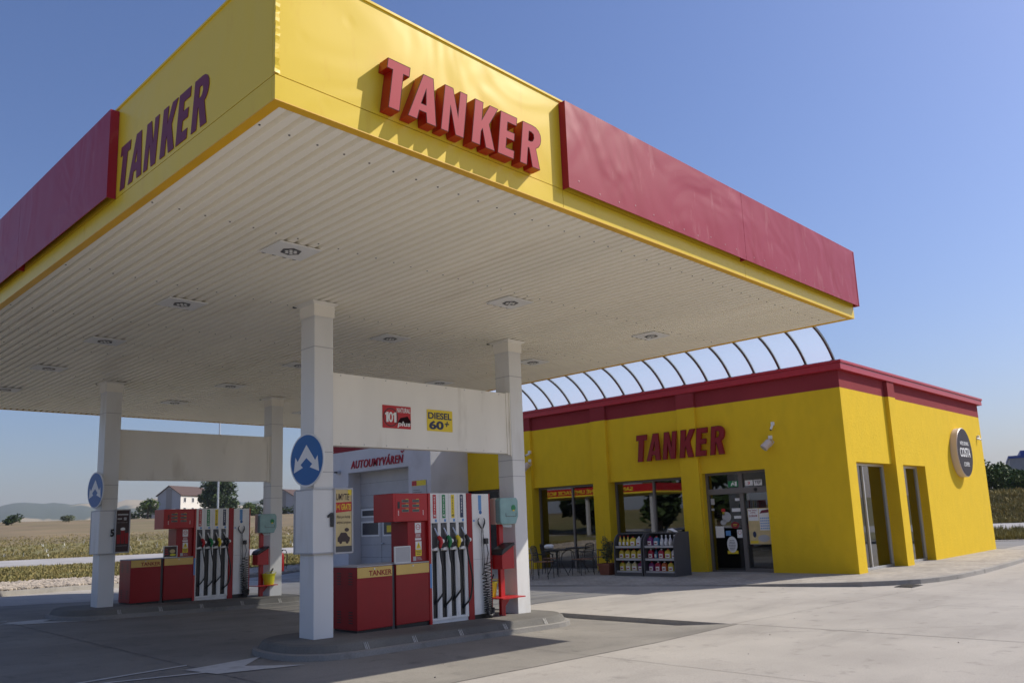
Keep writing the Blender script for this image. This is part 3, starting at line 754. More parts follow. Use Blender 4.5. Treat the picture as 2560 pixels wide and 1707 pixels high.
# ------------------------------------------------------------------ fuel pump
def pump(label, number):
    ox, oy = 6.42, 9.17
    t = thing('fuel_pump', label, 'fuel pump', (7.65, 9.4, .19), 'red and white fuel pumps')
    F = FY(oy); zb = .17
    # low red cabinets
    for i, (a, b) in enumerate(((6.42, 7.005), (7.065, 7.685))):
        c = MB().box(a, b, oy, oy+.56, .275, 1.085).build('cabinet', M_PUMPR, t, bevel=.008)
        MB().box(a+.015, b-.015, oy+.02, oy+.54, zb, .275).build('plinth', M_BLACK, c)
        MB().fbox(F, a+.006, b-.006, .945, 1.08, .001, .004).build('top_band', M_PUMPY, c)
        MB().lathe((a+(b-a)*.48, oy-.004, 1.055), [(.012,-.006),(.012,.0)], 10, 'y').build('lock', M_SILV, c)
        if i == 0:
            text('TANKER', F, a+.19, b-.015, .965, 1.035, .0045, .002, M_PUMPR, c, bold=.02)
            mb = MB()
            for z0 in (.36, .86):
                for yy in (oy+.10, oy+.37):
                    for k in range(5): mb.box(a-.004, a+.002, yy, yy+.09, z0+k*.035, z0+k*.035+.012)
            mb.build('louvre', M_BLACK, c)
        MB().box(a-.004, b+.004, oy-.004, oy+.56, 1.0855, 1.10).build('top_plate', M_LGREY, c, bevel=.003)
    MB().box(7.01, 7.06, oy+.03, oy+.5, zb, 1.07).build('joint_cover', M_DGREY, t)
    # neck with stickers, display head
    n_ = MB().box(7.31, 7.655, oy+.035, oy+.42, 1.101, 1.665).build('neck', M_PUMPR, t, bevel=.005)
    G = FY(oy+.035)
    st = MB().fbox(G, 7.44, 7.55, 1.50, 1.645, .001, .003).build('sticker', M_SWHI, n_)
    mb = MB(); ring = circle(7.495, 1.585, .040, 20); inner = circle(7.495, 1.585, .032, 20)
    for k in range(20): mb.fprism(G, [ring[k], ring[(k+1)%20], inner[(k+1)%20], inner[k]], .003, .004)
    mb.fbox(G, 7.47, 7.475+.05, 1.582, 1.589, .003, .004); mb.build('sticker_mark', M_SRED, n_)
    mb = MB(); mb.fbox(G, 7.44, 7.55, 1.40, 1.43, .001, .003); mb.build('sticker', M_SWHI, n_)
    mb = MB()
    for k in range(3): mb.fbox(G, 7.45, 7.54, 1.445+k*.016, 1.452+k*.016, .001, .002)
    mb.build('sticker_text', M_SWHI, n_)
    MB().fbox(G, 7.445, 7.555, 1.27, 1.385, .001, .002).build('sticker', M_SWHI, n_)
    MB().fprism(G, [(7.455,1.285),(7.545,1.285),(7.50,1.378)], .003, .004).build('warning_triangle', M_SYEL, n_)
    s_ = MB().fbox(G, 7.445, 7.555, 1.18, 1.268, .001, .003).build('sticker', M_SYEL, n_)
    mb = MB(); mb.fbox(G, 7.497, 7.503, 1.31, 1.345, .004, .005); mb.fbox(G, 7.497, 7.503, 1.297, 1.303, .004, .005)
    for k in range(3): mb.fbox(G, 7.455+k*.004, 7.545-k*.006, 1.245-k*.022, 1.253-k*.022, .003, .004)
    mb.build('warning_text', M_BLACK, n_)
    MB().fbox(G, 7.40, 7.455, 1.115, 1.175, .001, .003).build('sticker', M_LGREY, n_)
    mb = MB()
    for k in range(3): mb.fbox(G, 7.47, 7.56-.01*k, 1.125+k*.017, 1.131+k*.017, .001, .002)
    mb.build('sticker_text', M_LGREY, n_)
    h = MB().box(7.03, 7.655, oy, oy+.46, 1.668, 2.06).build('display_head', M_PUMPRB, t, bevel=.008)
    MB().fbox(F, 7.075, 7.66-.03, 1.70, 2.035, .001, .0035).build('face_plate', M_PUMPRB, h)
    for a in (7.18, 7.37):
        for z in (1.80, 1.867, 1.935):
            d = MB().fbox(F, a, a+.125, z, z+.037, .0036, .006).build('display', M_LCD, h)
            mb = MB()
            for k in range(5): mb.fbox(F, a+.018+k*.02, a+.030+k*.02, z+.008, z+.03, .006, .007)
            mb.build('digits', M_BLACK, d)
            MB().fbox(F, a+.07, a+.122, z+.041, z+.047, .0036, .0045).build('display_caption', M_SYEL, h)
    text(number, F, 7.105, 7.145, 1.85, 1.945, .0037, .002, M_BLACK, h, bold=.04, name='pump_number')
    mb = MB()
    for a in (7.115, 7.56):
        for k in range(4): mb.fbox(F, a, a+.012, 1.755+k*.018, 1.767+k*.018, .0036, .006)
    mb.build('keypad', M_SWHI, h)
    MB().box(7.657, 7.70, oy-.01, oy+.5, zb+.02, 2.062).build('side_post', M_PUMPRB, t, bevel=.004)
    MB().fbox(F, 7.665, 7.70, .72, 1.06, .0105, .013).build('info_strip', M_SLBL, t)
    # white nozzle tower
    a0, a1 = 7.702, 8.412; bw = (a1-a0)/4
    tw = MB().box(a0, a1, oy+.03, oy+.5, .26, 2.062).build('nozzle_tower', M_BLACK, t)
    mb = MB(); mb.fbox(F, a0, a1, 1.63, 2.062, -.03, 0); mb.fbox(F, a0, a1, 1.235, 1.27, -.03, 0); mb.fbox(F, a0, a1, .255, .29, -.03, 0)
    for i in range(5):
        u = a0+i*bw; wd = .058 if 0 < i < 4 else .04
        uu = (u-.040, u+.018) if 0 < i < 4 else ((u, u+.022) if i == 0 else (u-.058, u))
        mb.fbox(F, uu[0], uu[1], .29, 1.235, -.03, 0); mb.fbox(F, uu[0], uu[1], 1.27, 1.63, -.03, 0)
    for i in range(4):
        u = a0+(i+.5)*bw; mb.fbox(F, u+.025, u+.049, .29, 1.21, -.025, -.004)
    mb.build('front_panel', M_PUMPW, tw, bevel=.003)
    MB().box(a0, a1, oy+.02, oy+.48, zb, .255).build('plinth', M_PUMPW, tw)
    mb = MB()
    for i in range(4): mb.fbox(F, a0+i*bw-.0015, a0+i*bw+.0015, 1.63, 2.06, 0, .001)
    mb.build('panel_gap', M_LGREY, tw)
    cols_ = [(M_SRED, 'NATURAL\n95'), (M_SGRN, 'NATURAL\n95'), (M_SYEL, 'DIESEL\n60'), (M_SNAVY, 'DIESEL')]
    grip = [M_SRED, M_SGRN, M_SYEL, M_BLACK]
    for i in range(4):
        u = a0+i*bw
        lb = MB().fbox(F, u+.050, u+.112, 1.70, 2.04, .001, .003).build('fuel_label', cols_[i][0], tw)
        wcol = M_BLACK if i == 2 else M_SWHI
        text('\n'.join(cols_[i][1].split('\n')[0]), F, u+.068, u+.094, 1.775, 2.015, .003, .001, wcol, lb, bold=.03)
        if '\n' in cols_[i][1]: text(cols_[i][1].split('\n')[1], F, u+.060, u+.102, 1.72, 1.755, .003, .001, wcol, lb, bold=.03)
        MB().fbox(F, u+.085, u+.12, 1.645, 1.685, .001, .003).build('sticker', M_SLBL, tw)
        hb = MB().fprism(F, [(u+.032,1.275),(u+.145,1.275),(u+.145,1.56),(u+.12,1.622),(u+.05,1.622),(u+.032,1.58)], -.029, -.01).build('holster', M_DGREY, tw)
        nz = MB().tube([F(u+.075,1.56,-.005), F(u+.095,1.50,.015), F(u+.118,1.43,.04)], [.011,.012,.016], 8).build('nozzle', M_SILV, t)
        MB().tube([F(u+.112,1.445,.035), F(u+.135,1.40,.05), F(u+.150,1.355,.055), F(u+.135,1.30,.05), F(u+.130,1.27,.045)], [.022,.034,.030,.024,.018], 10).build('grip', grip[i], nz, smooth=True)
        MB().lathe(F(u+.178,1.37,.055), [(.028,-.012),(.030,.0),(.026,.012)], 14, 'y').build('swivel_cap', M_SWHI, nz)
        MB().tube([F(u+.118,1.39,.05), F(u+.098,1.33,.05), F(u+.105,1.285,.048), F(u+.13,1.27,.046)], .008, 6).build('trigger_guard', M_BLACK, nz)
        MB().fprism(F, [(u+.02,1.242),(u+.165,1.242),(u+.155,1.275),(u+.12,1.29),(u+.05,1.275)], .001, .03).build('drip_lip', M_SWHI, tw)
        bulge = [.045, .055, .045, .065][i]; low = [.52, .47, .55, .42][i]
        pts = [(u+.132,1.275,.045),(u+.142,1.15,.05),(u+.145+bulge*.5,1.0,.055),(u+.145+bulge,.85,.055),(u+.15+bulge,.70,.05),(u+.14+bulge*.6,low+.09,.03),(u+.10,low,.0),(u+.085,low-.04,-.02)]
        # smooth the hose
        q = [F(*p) for p in pts]; sm = []
        for k in range(len(q)-1):
            p0, p1, p2, p3 = q[max(k-1,0)], q[k], q[k+1], q[min(k+2,len(q)-1)]
            for s in range(5):
                tt = s/5; sm.append(.5*((2*p1)+(p2-p0)*tt+(2*p0-5*p1+4*p2-p3)*tt*tt+(3*p1-p0-3*p2+p3)*tt**3))
        sm.append(q[-1])
        MB().tube(sm, .0135, 8).build('hose', M_RUBB, t, smooth=True)
    # red divider and slim white side panel
    MB().box(8.414, 8.525, oy-.004, oy+.46, zb, 2.062).build('divider', M_PUMPR, t, bevel=.004)
    sp = MB().box(8.527, 8.885, oy-.002, oy+.40, .26, 2.05).build('side_panel', M_PUMPW, t, bevel=.005)
    MB().box(8.887, 8.905, oy-.004, oy+.40, .22, 2.05).build('edge_strip', M_PUMPRB, sp)
    MB().box(8.53, 8.88, oy+.02, oy+.38, zb, .26).build('plinth', M_BLACK, sp)
    MB().fbox(F, 8.53, 8.883, 1.066, 1.071, .0025, .004).build('panel_gap', M_LGREY, sp)
    lb = MB().fbox(F, 8.66, 8.725, 1.80, 2.03, .0025, .004).build('info_label', M_SLBL, sp)
    MB().fprism(F, circle(8.7, 1.77, .03, 16), .0025, .0045).build('info_mark', M_SBLU, sp)
    MB().fbox(F, 8.545, 8.575, 1.63, 1.66, .0025, .004).build('sticker', M_SLBL, sp)
    for dx, b in ((-.05, -.03), (.04, .02)):
        cl = MB().tube([F(8.70+dx+b*.2,1.68,.03), F(8.70+dx+b,1.65,.03), F(8.70+dx+b*.7,1.60,.03), F(8.705+dx*.4,1.53,.03)], [.007,.008,.014,.010], 6).build('cable_clamp', M_BLACK, sp)
    MB().tube([F(8.69,1.54,.03), F(8.685,1.3,.03), F(8.695,1.0,.028), F(8.70,.85,.03)], .005, 6).build('cable', M_RUBB, sp)
    MB().tube([F(8.715,1.54,.03), F(8.725,1.3,.03), F(8.725,.9,.028), F(8.755,.80,.03)], .006, 6).build('cable', M_RUBB, sp)
    MB().fbox(F, 8.745, 8.815, 1.29, 1.375, .003, .05).build('plug_socket', M_BLACK, sp, bevel=.01)
    MB().tube([F(8.79,1.29,.03), F(8.81,1.15,.035), F(8.775,1.0,.035), F(8.775,.98,.035)], .007, 6).build('cable', M_RUBB, sp)
    coil = []
    for k in range(230):
        s = k/229; z = 1.02-.70*s - .06*s*s; a = k*2*math.pi/(20-9*s); sw = .055+.02*math.sin(s*3)
        coil.append(F(8.775+.02*s+sw*math.cos(a), z, .045+.03*math.sin(a)))
    MB().tube(coil, .0065, 5).build('coiled_hose', M_RUBB, sp)
    coil2 = []
    for k in range(150):
        s = k/149; z = .88-.58*s; a = k*2*math.pi/(17-6*s); coil2.append(F(8.71+.03*s+.04*math.cos(a), z, .04+.02*math.sin(a)))
    MB().tube(coil2, .006, 5).build('coiled_hose', M_RUBB, sp)
    MB().tube([F(8.74,.33,.05), F(8.76,.24,.06), F(8.81,.22,.065), F(8.85,.26,.06), F(8.86,.34,.05)], .028, 8).build('hose_loop', M_RUBB, sp, smooth=True)
    return t
p1 = pump('red and white fuel pump with number 1, standing on the nearer island', '1')
p2 = pump('red and white fuel pump with number 5, standing on the farther island', '5')
p2.location = (p2.location.x-.08, p2.location.y+7.40, p2.location.z+.065)

# small framed cards standing on the pumps
def card(dx, dy, dz, label, pict):
    F = FY(9.165+dy); a, b, z0, z1 = 7.045+dx, 7.325+dx, 1.102+dz, 1.33+dz
    t = thing('sign_stand', label, 'notice', ((a+b)/2, 9.2+dy, z0))
    fr = MB(); fr.fbox(F, a, b, z0, z0+.012, -.02, 0).fbox(F, a, b, z1-.012, z1, -.02, 0).fbox(F, a, a+.012, z0+.012, z1-.012, -.02, 0).fbox(F, b-.012, b, z0+.012, z1-.012, -.02, 0)
    fr.build('frame', M_SWHI, t)
    if pict:
        MB().fbox(F, a+.012, b-.012, z0+.012, z1-.012, -.018, -.006).build('card', M_BROWN, t)
        mb = MB()
        for k in range(3): mb.fbox(F, a+.03, a+.10-.01*k, z0+.06+.045*k, z0+.075+.045*k, -.006, -.004)
        mb.build('print', M_SRED, t)
        MB().fprism(F, circle(a+.18, z0+.12, .055, 14, .04), -.006, -.004).build('print', M_GOLD, t); MB().fprism(F, circle(a+.19, z0+.05, .06, 14, .02), -.006, -.004).build('print', M_BUCK, t)
    else:
        MB().fbox(F, a+.012, b-.012, z0+.012, z1-.012, -.018, -.006).build('card', M_LGREY, t)
card(0, 0, 0, 'blank grey card in a white frame on the nearer pump cabinet', False)
card(-.08, 7.40, .065, 'small framed picture card on the farther pump cabinet', True)

# ------------------------------------------------------------------ service stands, towel dispensers, buckets, extinguishers
def stand(dx, dy, dz, where):
    x, y, z = 9.16+dx, 9.22+dy, .16+dz
    t = thing('service_stand', 'red steel stand with black lidded bin and small shelf, %s' % where, 'service stand', (x, y, z), 'red service stands')
    MB().box(x-.045, x+.045, y-.03, y+.03, z, 1.60+dz).build('post', M_PUMPRB, t, bevel=.004)
    MB().box(x-.12, x+.12, y-.10, y+.10, z, z+.012).build('foot_plate', M_PUMPRB, t)
    F = frame((x, y-.032, 0), (1,0,0))
    MB().fprism(F, [(-.22,.90+dz),(.045,.90+dz),(.045,1.245+dz),(-.22,1.11+dz)], .0, .22).build('bin', M_PUMPRB, t, bevel=.005)
    MB().fprism(F, [(-.235,1.112+dz),(.06,1.258+dz),(.045,1.295+dz),(-.20,1.20+dz),(-.24,1.14+dz)], -.012, .235).build('bin_lid', M_BLACK, t, bevel=.008)
    sh = MB().box(x-.22, x+.28, y-.24, y+.24, .452+dz, .468+dz).build('shelf', M_PUMPRB, t)
    MB().fprism(F, [(.05,.45+dz),(.2,.45+dz),(.05,.30+dz)], -.035, -.025).build('shelf_bracket', M_PUMPRB, t)
    d = thing('towel_dispenser', 'teal plastic paper towel dispenser on a red stand, %s' % where, 'towel dispenser', (x+.1, y, 1.55+dz), 'paper towel dispensers')
    a, b, z0, z1 = x-.115, x+.29, 1.575+dz, 1.985+dz
    MB().box(a, b-.01, y-.03, y+.09, z0, z1).build('back_case', M_BEIGE, d, bevel=.02)
    f = frame((0, y-.032, 0), (1,0,0))
    MB().fprism(f, [(a+.03,z0),(b-.06,z0),(b,z0+.12),(b,z1-.05),(b-.03,z1),(a+.03,z1),(a,z1-.03),(a,z0+.03)], 0, .11).build('cover', M_TEAL, d, bevel=.012)
    MB().fprism(f, circle(b-.11, z1-.16, .048, 20), .111, .114).build('emblem', M_SGRN, d)
    MB().fprism(f, [(b-.13,z1-.21),(b-.09,z1-.21),(b-.09,z1-.19),(b-.13,z1-.19)], .114, .116).build('emblem_base', M_SYEL, d)
    mb = MB(); mb.fbox(f, a+.12, b-.05, z0+.115, z0+.122, .111, .114); mb.fbox(f, a+.12, a+.127, z0+.122, z0+.17, .111, .114); mb.fbox(f, b-.057, b-.05, z0+.122, z0+.17, .111, .114)
    mb.build('seam_line', M_DGREY, d)
    mb = MB(); mb.add([f(a+.1,z0+.005,.02), f(b-.08,z0+.005,.02), f(b-.11,z0-.05,.06), f(a+.13,z0-.045,.06)], [(0,1,2,3)]); mb.build('paper_sheet', M_SWHI, d)
stand(0, 0, 0, 'beside the nearer pump')
stand(-.05, 7.38, .0, 'beside the farther pump')
def bucket(x, y, z, label):
    t = thing('bucket', label, 'bucket', (x, y, z), 'yellow buckets')
    MB().lathe((x, y, z), [(.105,0),(.135,.21),(.15,.215),(.15,.235),(.128,.235),(.10,.02)], 20).build('tub', M_BUCK, t, smooth=False)
    MB().tube([(x-.05,y,z+.05),(x+.09,y-.02,z+.34)], .012, 6).build('squeegee_handle', M_BLACK, t)
    MB().tube([(x-.145,y,z+.22),(x-.12,y-.10,z+.26),(x,y-.15,z+.28),(x+.12,y-.10,z+.26),(x+.145,y,z+.22)], .005, 5).build('bail', M_BUCK, t)
bucket(9.02, 9.36, .468, 'yellow plastic bucket half hidden behind the nearer red service stand')
bucket(9.25, 16.50, .468, 'yellow plastic bucket on the shelf of the farther red service stand')
def extinguisher(x, y, z, label):
    t = thing('fire_extinguisher', label, 'fire extinguisher', (x, y, z), 'fire extinguishers on the columns')
    MB().lathe((x, y, z), [(.05,0),(.06,.015),(.06,.34),(.045,.39),(.018,.41),(.018,.44)], 14).build('cylinder', M_SRED, t, smooth=True)
    MB().tube([(x,y,z+.44),(x+.02,y-.02,z+.47),(x+.08,y-.05,z+.46),(x+.11,y-.06,z+.36),(x+.10,y-.06,z+.14),(x+.09,y-.05,z+.05)], .010, 6).build('hose', M_RUBB, t)
    MB().box(x-.05, x+.03, y-.02, y+.02, z+.44, z+.47).build('handle', M_BLACK, t)
    MB().box(x-.075, x-.058, y-.03, y+.03, z+.12, z+.30).build('bracket', M_DGREY, t)
extinguisher(9.85, 9.36, .70, 'red fire extinguisher on the nearer column on the shop side')
extinguisher(9.64, 16.66, .72, 'red fire extinguisher on the farther column on the shop side')

# ------------------------------------------------------------------ signs on the columns
def arrow_sign(x, y, z, rot, label):
    t = thing('road_sign', label, 'road sign', (x, y, z), 'round blue road signs on the columns')
    a = R(rot); U = Vector((math.sin(a)*-1 if False else -math.sin(a), -math.cos(a), 0)); F = frame((x, y, z), U)
    MB().fprism(F, circle(0, 0, .345, 40), -.02, 0).build('rim', M_SWHI, t, bevel=.004)
    MB().fprism(F, circle(0, 0, .322, 40), .001, .004).build('disc', M_SBLU, t)
    mb = MB()
    for s in (-1, 1):
        k = lambda pts: [(s*p[0], p[1]) for p in (pts if s > 0 else pts[::-1])]
        mb.fprism(F, k([(0,.026),(.118,-.056),(.177,-.013),(0,.195)]), .0045, .006)
        mb.fprism(F, k([(.070,-.095),(.255,-.155),(.225,.045),(.177,-.013),(.118,-.056)]), .0045, .006)
    mb.build('arrow_symbol', M_SWHI, t)
    mb = MB(); mb.box(x+.02, x+.09, y-.02, y+.02, z-.2, z-.17).box(x+.02, x+.09, y-.02, y+.02, z+.15, z+.18); mb.build('bracket', M_LGREY, t)
arrow_sign(5.63, 9.13, 2.485, -6, 'round blue pass either side sign on the nearest column')
arrow_sign(5.60, 16.50, 2.50, -4, 'round blue pass either side sign on the far left column')
def poster(x0, x1, y, z0, z1, label):
    t = thing('poster_frame', label, 'poster', ((x0+x1)/2, y, z0)); F = FY(y)
    fr = MB(); e = .022
    fr.fbox(F, x0, x1, z0, z0+e, -.025, .008).fbox(F, x0, x1, z1-e, z1, -.025, .008).fbox(F, x0, x0+e, z0+e, z1-e, -.025, .008).fbox(F, x1-e, x1, z0+e, z1-e, -.025, .008)
    fr.build('frame', M_LGREY, t, bevel=.003)
    return t, F, x0+e, x1-e, z0+e, z1-e
t, F, a, b, z0, z1 = poster(5.975, 6.265, 9.03, 1.285, 2.125, 'tan car wash advertising poster in a metal frame on the nearest column')
MB().fbox(F, a, b, z0, z1, -.02, 0).build('sheet', M_GOLD, t)
MB().fprism(F, [(a,z0+.50),(b,z0+.52),(b,z0+.64),(a,z0+.63)], .001, .002).build('banner', M_SRED, t)
MB().fprism(F, [(b-.055,z1-.07),(b,z1-.07),(b,z1),(b-.055,z1)], .001, .002).build('corner_tag', M_SYEL, t)
text('UMYTIE', F, a+.01, b-.035, z0+.66, z0+.745, .001, .001, M_BROWN, t, shear=.15, bold=.01)
text('1+1 GRATIS', F, a+.008, b-.01, z0+.535, z0+.615, .0025, .001, M_SYEL, t, shear=.15, bold=.02)
text('Platí pre každý', F, a+.02, b-.02, z0+.42, z0+.465, .001, .001, M_BROWN, t, shear=.15)
text('umývací program', F, a+.02, b-.015, z0+.35, z0+.395, .001, .001, M_BROWN, t, shear=.15)
mb = MB()   # sketch of a washed car
mb.fprism(F, [(a+.03,z0+.13),(a+.21,z0+.13),(a+.22,z0+.18),(a+.19,z0+.20),(a+.16,z0+.245),(a+.08,z0+.245),(a+.05,z0+.20),(a+.03,z0+.18)], .001, .002)
mb.fprism(F, circle(a+.17, z0+.28, .035, 12, .025), .001, .002); mb.fprism(F, circle(a+.075, z0+.125, .022, 12), .002, .003); mb.fprism(F, circle(a+.175, z0+.125, .022, 12), .002, .003)
mb.build('car_drawing', M_BROWN, t)
MB().fbox(F, a, b, z0, z0+.075, .001, .002).build('lower_strip', M_DGREY, t)
t, F, a, b, z0, z1 = poster(5.93, 6.21, 16.34, 1.31, 2.13, 'dark brown advertising poster with red cups on the far left column')
MB().fbox(F, a, b, z0, z1, -.02, 0).build('sheet', M_BROWN, t)
for q in ((a+.02, b-.02, z1-.09, z1-.065), (a+.02, a+.10, z1-.17, z1-.145), (b-.10, b-.05, z1-.185, z1-.13), (a+.02, b-.03, z1-.23, z1-.226), (a+.02, b-.03, z0+.11, z0+.114)): MB().fbox(F, *q, .001, .002).build('print', M_LGREY, t)
for u, hh in ((a+.05,.17),(a+.125,.25),(a+.2,.20)): MB().fprism(F, [(u-.028,z0+.15),(u+.028,z0+.15),(u+.036,z0+.15+hh),(u-.036,z0+.15+hh)], .001, .002).build('cup_drawing', M_PUMPR, t)
MB().fprism(F, circle(a+.125, z0+.425, .045, 14, .03), .001, .002).build('foam_drawing', M_SWHI, t)
# black number plates
for k, (x, y, z, s, lab) in enumerate(((5.905, 9.045, 1.63, '1', 'black pump number 1 fixed beside the tan poster'), (5.87, 16.365, 1.62, '5', 'black pump number 5 fixed beside the dark brown poster'))):
    t = thing('number_plate', lab, 'number', (x, y, z))
    if s == '1': MB().fprism(FY(y), [(x+.02,z),(x+.02,z+.13),(x-.02,z+.115),(x-.02,z+.145),(x+.03,z+.18),(x+.06,z+.18),(x+.06,z)], .002, .014).build('numeral', M_BLACK, t)
    else: text(s, FY(y), x-.01, x+.055, z, z+.14, .002, .012, M_BLACK, t, bold=.04, name='numeral')
# fuel placards on the beam
yb = (COLS[0][1]+COLS[1][1])/2+.08; F = FY(yb)
t = thing('fuel_placard', 'square red NATURAL 101 plus placard riveted to the beam over the nearer pump', 'placard', (7.15, yb, 3.0), 'placards on the beam')
MB().fbox(F, 6.905, 7.41, 2.985, 3.31, .001, .008).build('plate', M_SRED, t)
mb = MB(); r1 = circle(7.045, 3.14, .132, 30); r2_ = circle(7.045, 3.14, .118, 30)
for k in range(30): mb.fprism(F, [r1[k], r1[(k+1)%30], r2_[(k+1)%30], r2_[k]], .009, .010)
mb.build('ring', M_BLACK, t)
MB().fprism(F, [(7.16,3.06),(7.40,3.03),(7.41,3.10),(7.35,3.17),(7.22,3.14)], .0085, .009).build('splash', M_LETD, t)
one = [(.10,0),(.10,.74),(0,.68),(0,.84),(.16,1),(.30,1),(.30,0)]; n_ = None
for u in (6.945, 7.085):
    MB().fprism(F, [(u+.2*p[0], 3.07+.145*p[1]) for p in one], .010, .012).build('numeral', M_SWHI, t)
zo, zi = circle(7.046, 3.1425, .040, 24, .0735), circle(7.046, 3.1425, .016, 24, .047); mb = MB()
for k in range(24): mb.fprism(F, [zo[k], zo[(k+1)%24], zi[(k+1)%24], zi[k]], .010, .012)
mb.build('numeral', M_SWHI, t)
text('NATURAL', F, 7.155, 7.40, 3.215, 3.285, .010, .002, M_SWHI, t, bold=.015)
text('plus', F, 7.165, 7.40, 3.0, 3.09, .010, .002, M_SWHI, t, bold=.025, shear=.15)
t = thing('fuel_placard', 'square yellow DIESEL 60+ placard riveted to the beam over the nearer pump', 'placard', (7.97, yb, 3.0), 'placards on the beam')
MB().fbox(F, 7.72, 8.22, 2.985, 3.305, .001, .008).build('plate', M_SYEL, t)
text('DIESEL', F, 7.74, 8.20, 3.165, 3.265, .009, .002, M_SNAVY, t, bold=.025)
text('60', F, 7.755, 8.04, 3.01, 3.14, .009, .002, M_SNAVY, t, bold=.04)
text('+', F, 8.06, 8.15, 3.06, 3.14, .009, .002, M_SNAVY, t, bold=.02, shear=.2)

# ------------------------------------------------------------------ shop
SX, SY, SE, SN = 19.48, 7.77, 31.1, 21.1
shop = thing('shop_building', 'single storey yellow shop with red roof band and large windows', 'shop', (25, 14, 0))
F = FX(SX); DEP = .32
def wall(name, mt, F, segs, n0, n1):
    mb = MB()
    for u0, u1, v0, v1 in segs: mb.fbox(F, u0, u1, v0, v1, n0, n1)
    return mb.build(name, mt, shop)
B0, B1, ZC, ZD = .05, 4.52, 4.94, 5.17
# front wall, u = -y
wall('front_wall', M_STUC, F, [(-9.90,-SY-DEP,B0,B1), (-11.75,-9.90,2.70,B1), (-12.35,-11.75,B0,B1), (-14.88,-12.35,2.66,B1), (-15.45,-14.88,B0,B1), (-17.97,-15.45,2.66,B1), (-18.55,-17.97,B0,B1), (-SN,-18.55,2.73,B1)], -DEP, 0)
wall('red_band', M_RBAND, F, [(-SN,-SY-DEP,B1,ZC)], -DEP, 0)
for y0, y1 in ((11.78,12.34),(14.88,15.44),(17.97,18.55)):
    MB().fbox(F, -y1, -y0, B0, B1, .001, .10).build('pilaster', M_STUC, shop); MB().fbox(F, -y1, -y0, B1, ZC, .001, .10).build('pilaster_band', M_RBAND, shop)
# side wall, facing -Y
G = FY(SY)
wall('side_wall', M_STUC, G, [(SX,20.0,B0,B1), (20.0,22.40,2.73,B1), (22.40,22.95,B0,B1), (22.95,24.97,2.73,B1), (24.97,SE,B0,B1)], -DEP, 0)
wall('red_band', M_RBAND, G, [(SX,SE,B1,ZC)], -DEP, 0)
MB().fbox(G, 22.40, 22.90, B0, B1, .001, .10).build('pilaster', M_STUC, shop); MB().fbox(G, 22.40, 22.90, B1, ZC, .001, .10).build('pilaster_band', M_RBAND, shop)
mb = MB(); mb.box(SE-DEP, SE, SY+DEP, SN+8, B0, ZC).box(SX+DEP, SE-DEP, SN+7.7, SN+8, B0, ZC); mb.build('rear_wall', M_STUC, shop)
MB().box(SX+.05, SE-.02, SY+.05, SN+8, ZC-.06, ZC-.002).build('roof', M_DGREY, shop)
mb = MB(); e = .125
for y0, y1, x0, x1 in ((SY-e, SY+.40, SX-e, SE+e), ): mb.box(x0, x1, y0, y1, ZC, ZD-.07); mb.box(x0-.025, x1+.025, y0-.025, y1, ZD-.068, ZD)
mb.box(SX-e, SX+.40, SY+.402, SN+.0, ZC, ZD-.07); mb.box(SX-e-.025, SX+.40, SY+.402, SN, ZD-.068, ZD)
mb.build('roof_flashing', M_RCAP, shop, bevel=.006)
sign_letters(F, -13.72, 2.80, 3.165, .765, .101, .05, [M_LET2, M_LETS, M_LETD], shop, rim=.010)
# windows on the front
def window(u0, u1, v0, v1, mull, F, dep=.30, fw_=.06, name='window', mt=M_ALU, gl=M_GLASS):
    mb = MB(); n0, n1 = -dep, -dep+.07
    mb.fbox(F, u0, u1, v0, v0+fw_, n0, n1).fbox(F, u0, u1, v1-fw_, v1, n0, n1).fbox(F, u0, u0+fw_, v0+fw_, v1-fw_, n0, n1).fbox(F, u1-fw_, u1, v0+fw_, v1-fw_, n0, n1)
    us = [u0+fw_]
    for q in mull: mb.fbox(F, q-fw_/2, q+fw_/2, v0+fw_, v1-fw_, n0, n1); us += [q-fw_/2, q+fw_/2]
    us.append(u1-fw_)
    o = mb.build(name, mt, shop, bevel=.004)
    for i in range(0, len(us), 2): MB().fbox(F, us[i], us[i+1], v0+fw_, v1-fw_, n0+.02, n0+.03).build('pane', gl, o)
    return o
window(-14.88, -12.35, B0+.02, 2.66, [-13.50], F)
window(-17.97, -15.45, B0+.02, 2.66, [-16.55], F)
window(-SN, -18.55, B0+.02, 2.73, [-19.8], F)
window(20.0, 22.40, .10, 2.73, [20.95], G, mt=M_ALUL)
window(22.95, 24.97, .10, 2.73, [], G, mt=M_ALUL)
# blind behind the second side window
MB().fbox(G, 23.25, 24.9, .15, 2.68, -.42, -.40).build('blind', M_GOLD, shop)
# door
dr = MB(); n0, n1 = -.26, -.17; u0, u1 = -11.75, -9.90
dr.fbox(F, u0, u0+.06, .08, 2.70, n0, n1).fbox(F, u1-.06, u1, .08, 2.70, n0, n1).fbox(F, u0+.06, u1-.06, 2.64, 2.70, n0, n1).fbox(F, u0+.06, u1-.06, 2.12, 2.27, n0, n1+.03).fbox(F, -10.77, -10.66, .08, 2.12, n0, n1).fbox(F, -10.77, -10.66, 2.27, 2.64, n0, n1).fbox(F, u0+.06, -10.77, .08, .13, n0, n1).fbox(F, -10.66, u1-.06, .08, .19, n0, n1)
door = dr.build('door', M_ALU, shop, bevel=.004)
for a, b, c, d in ((u0+.06,-10.77,.13,2.12), (-10.66,u1-.06,.19,2.12), (u0+.06,-10.77,2.27,2.64), (-10.66,u1-.06,2.27,2.64)):
    MB().fbox(F, a, b, c, d, n0+.03, n0+.04).build('pane', M_GLASS, door)
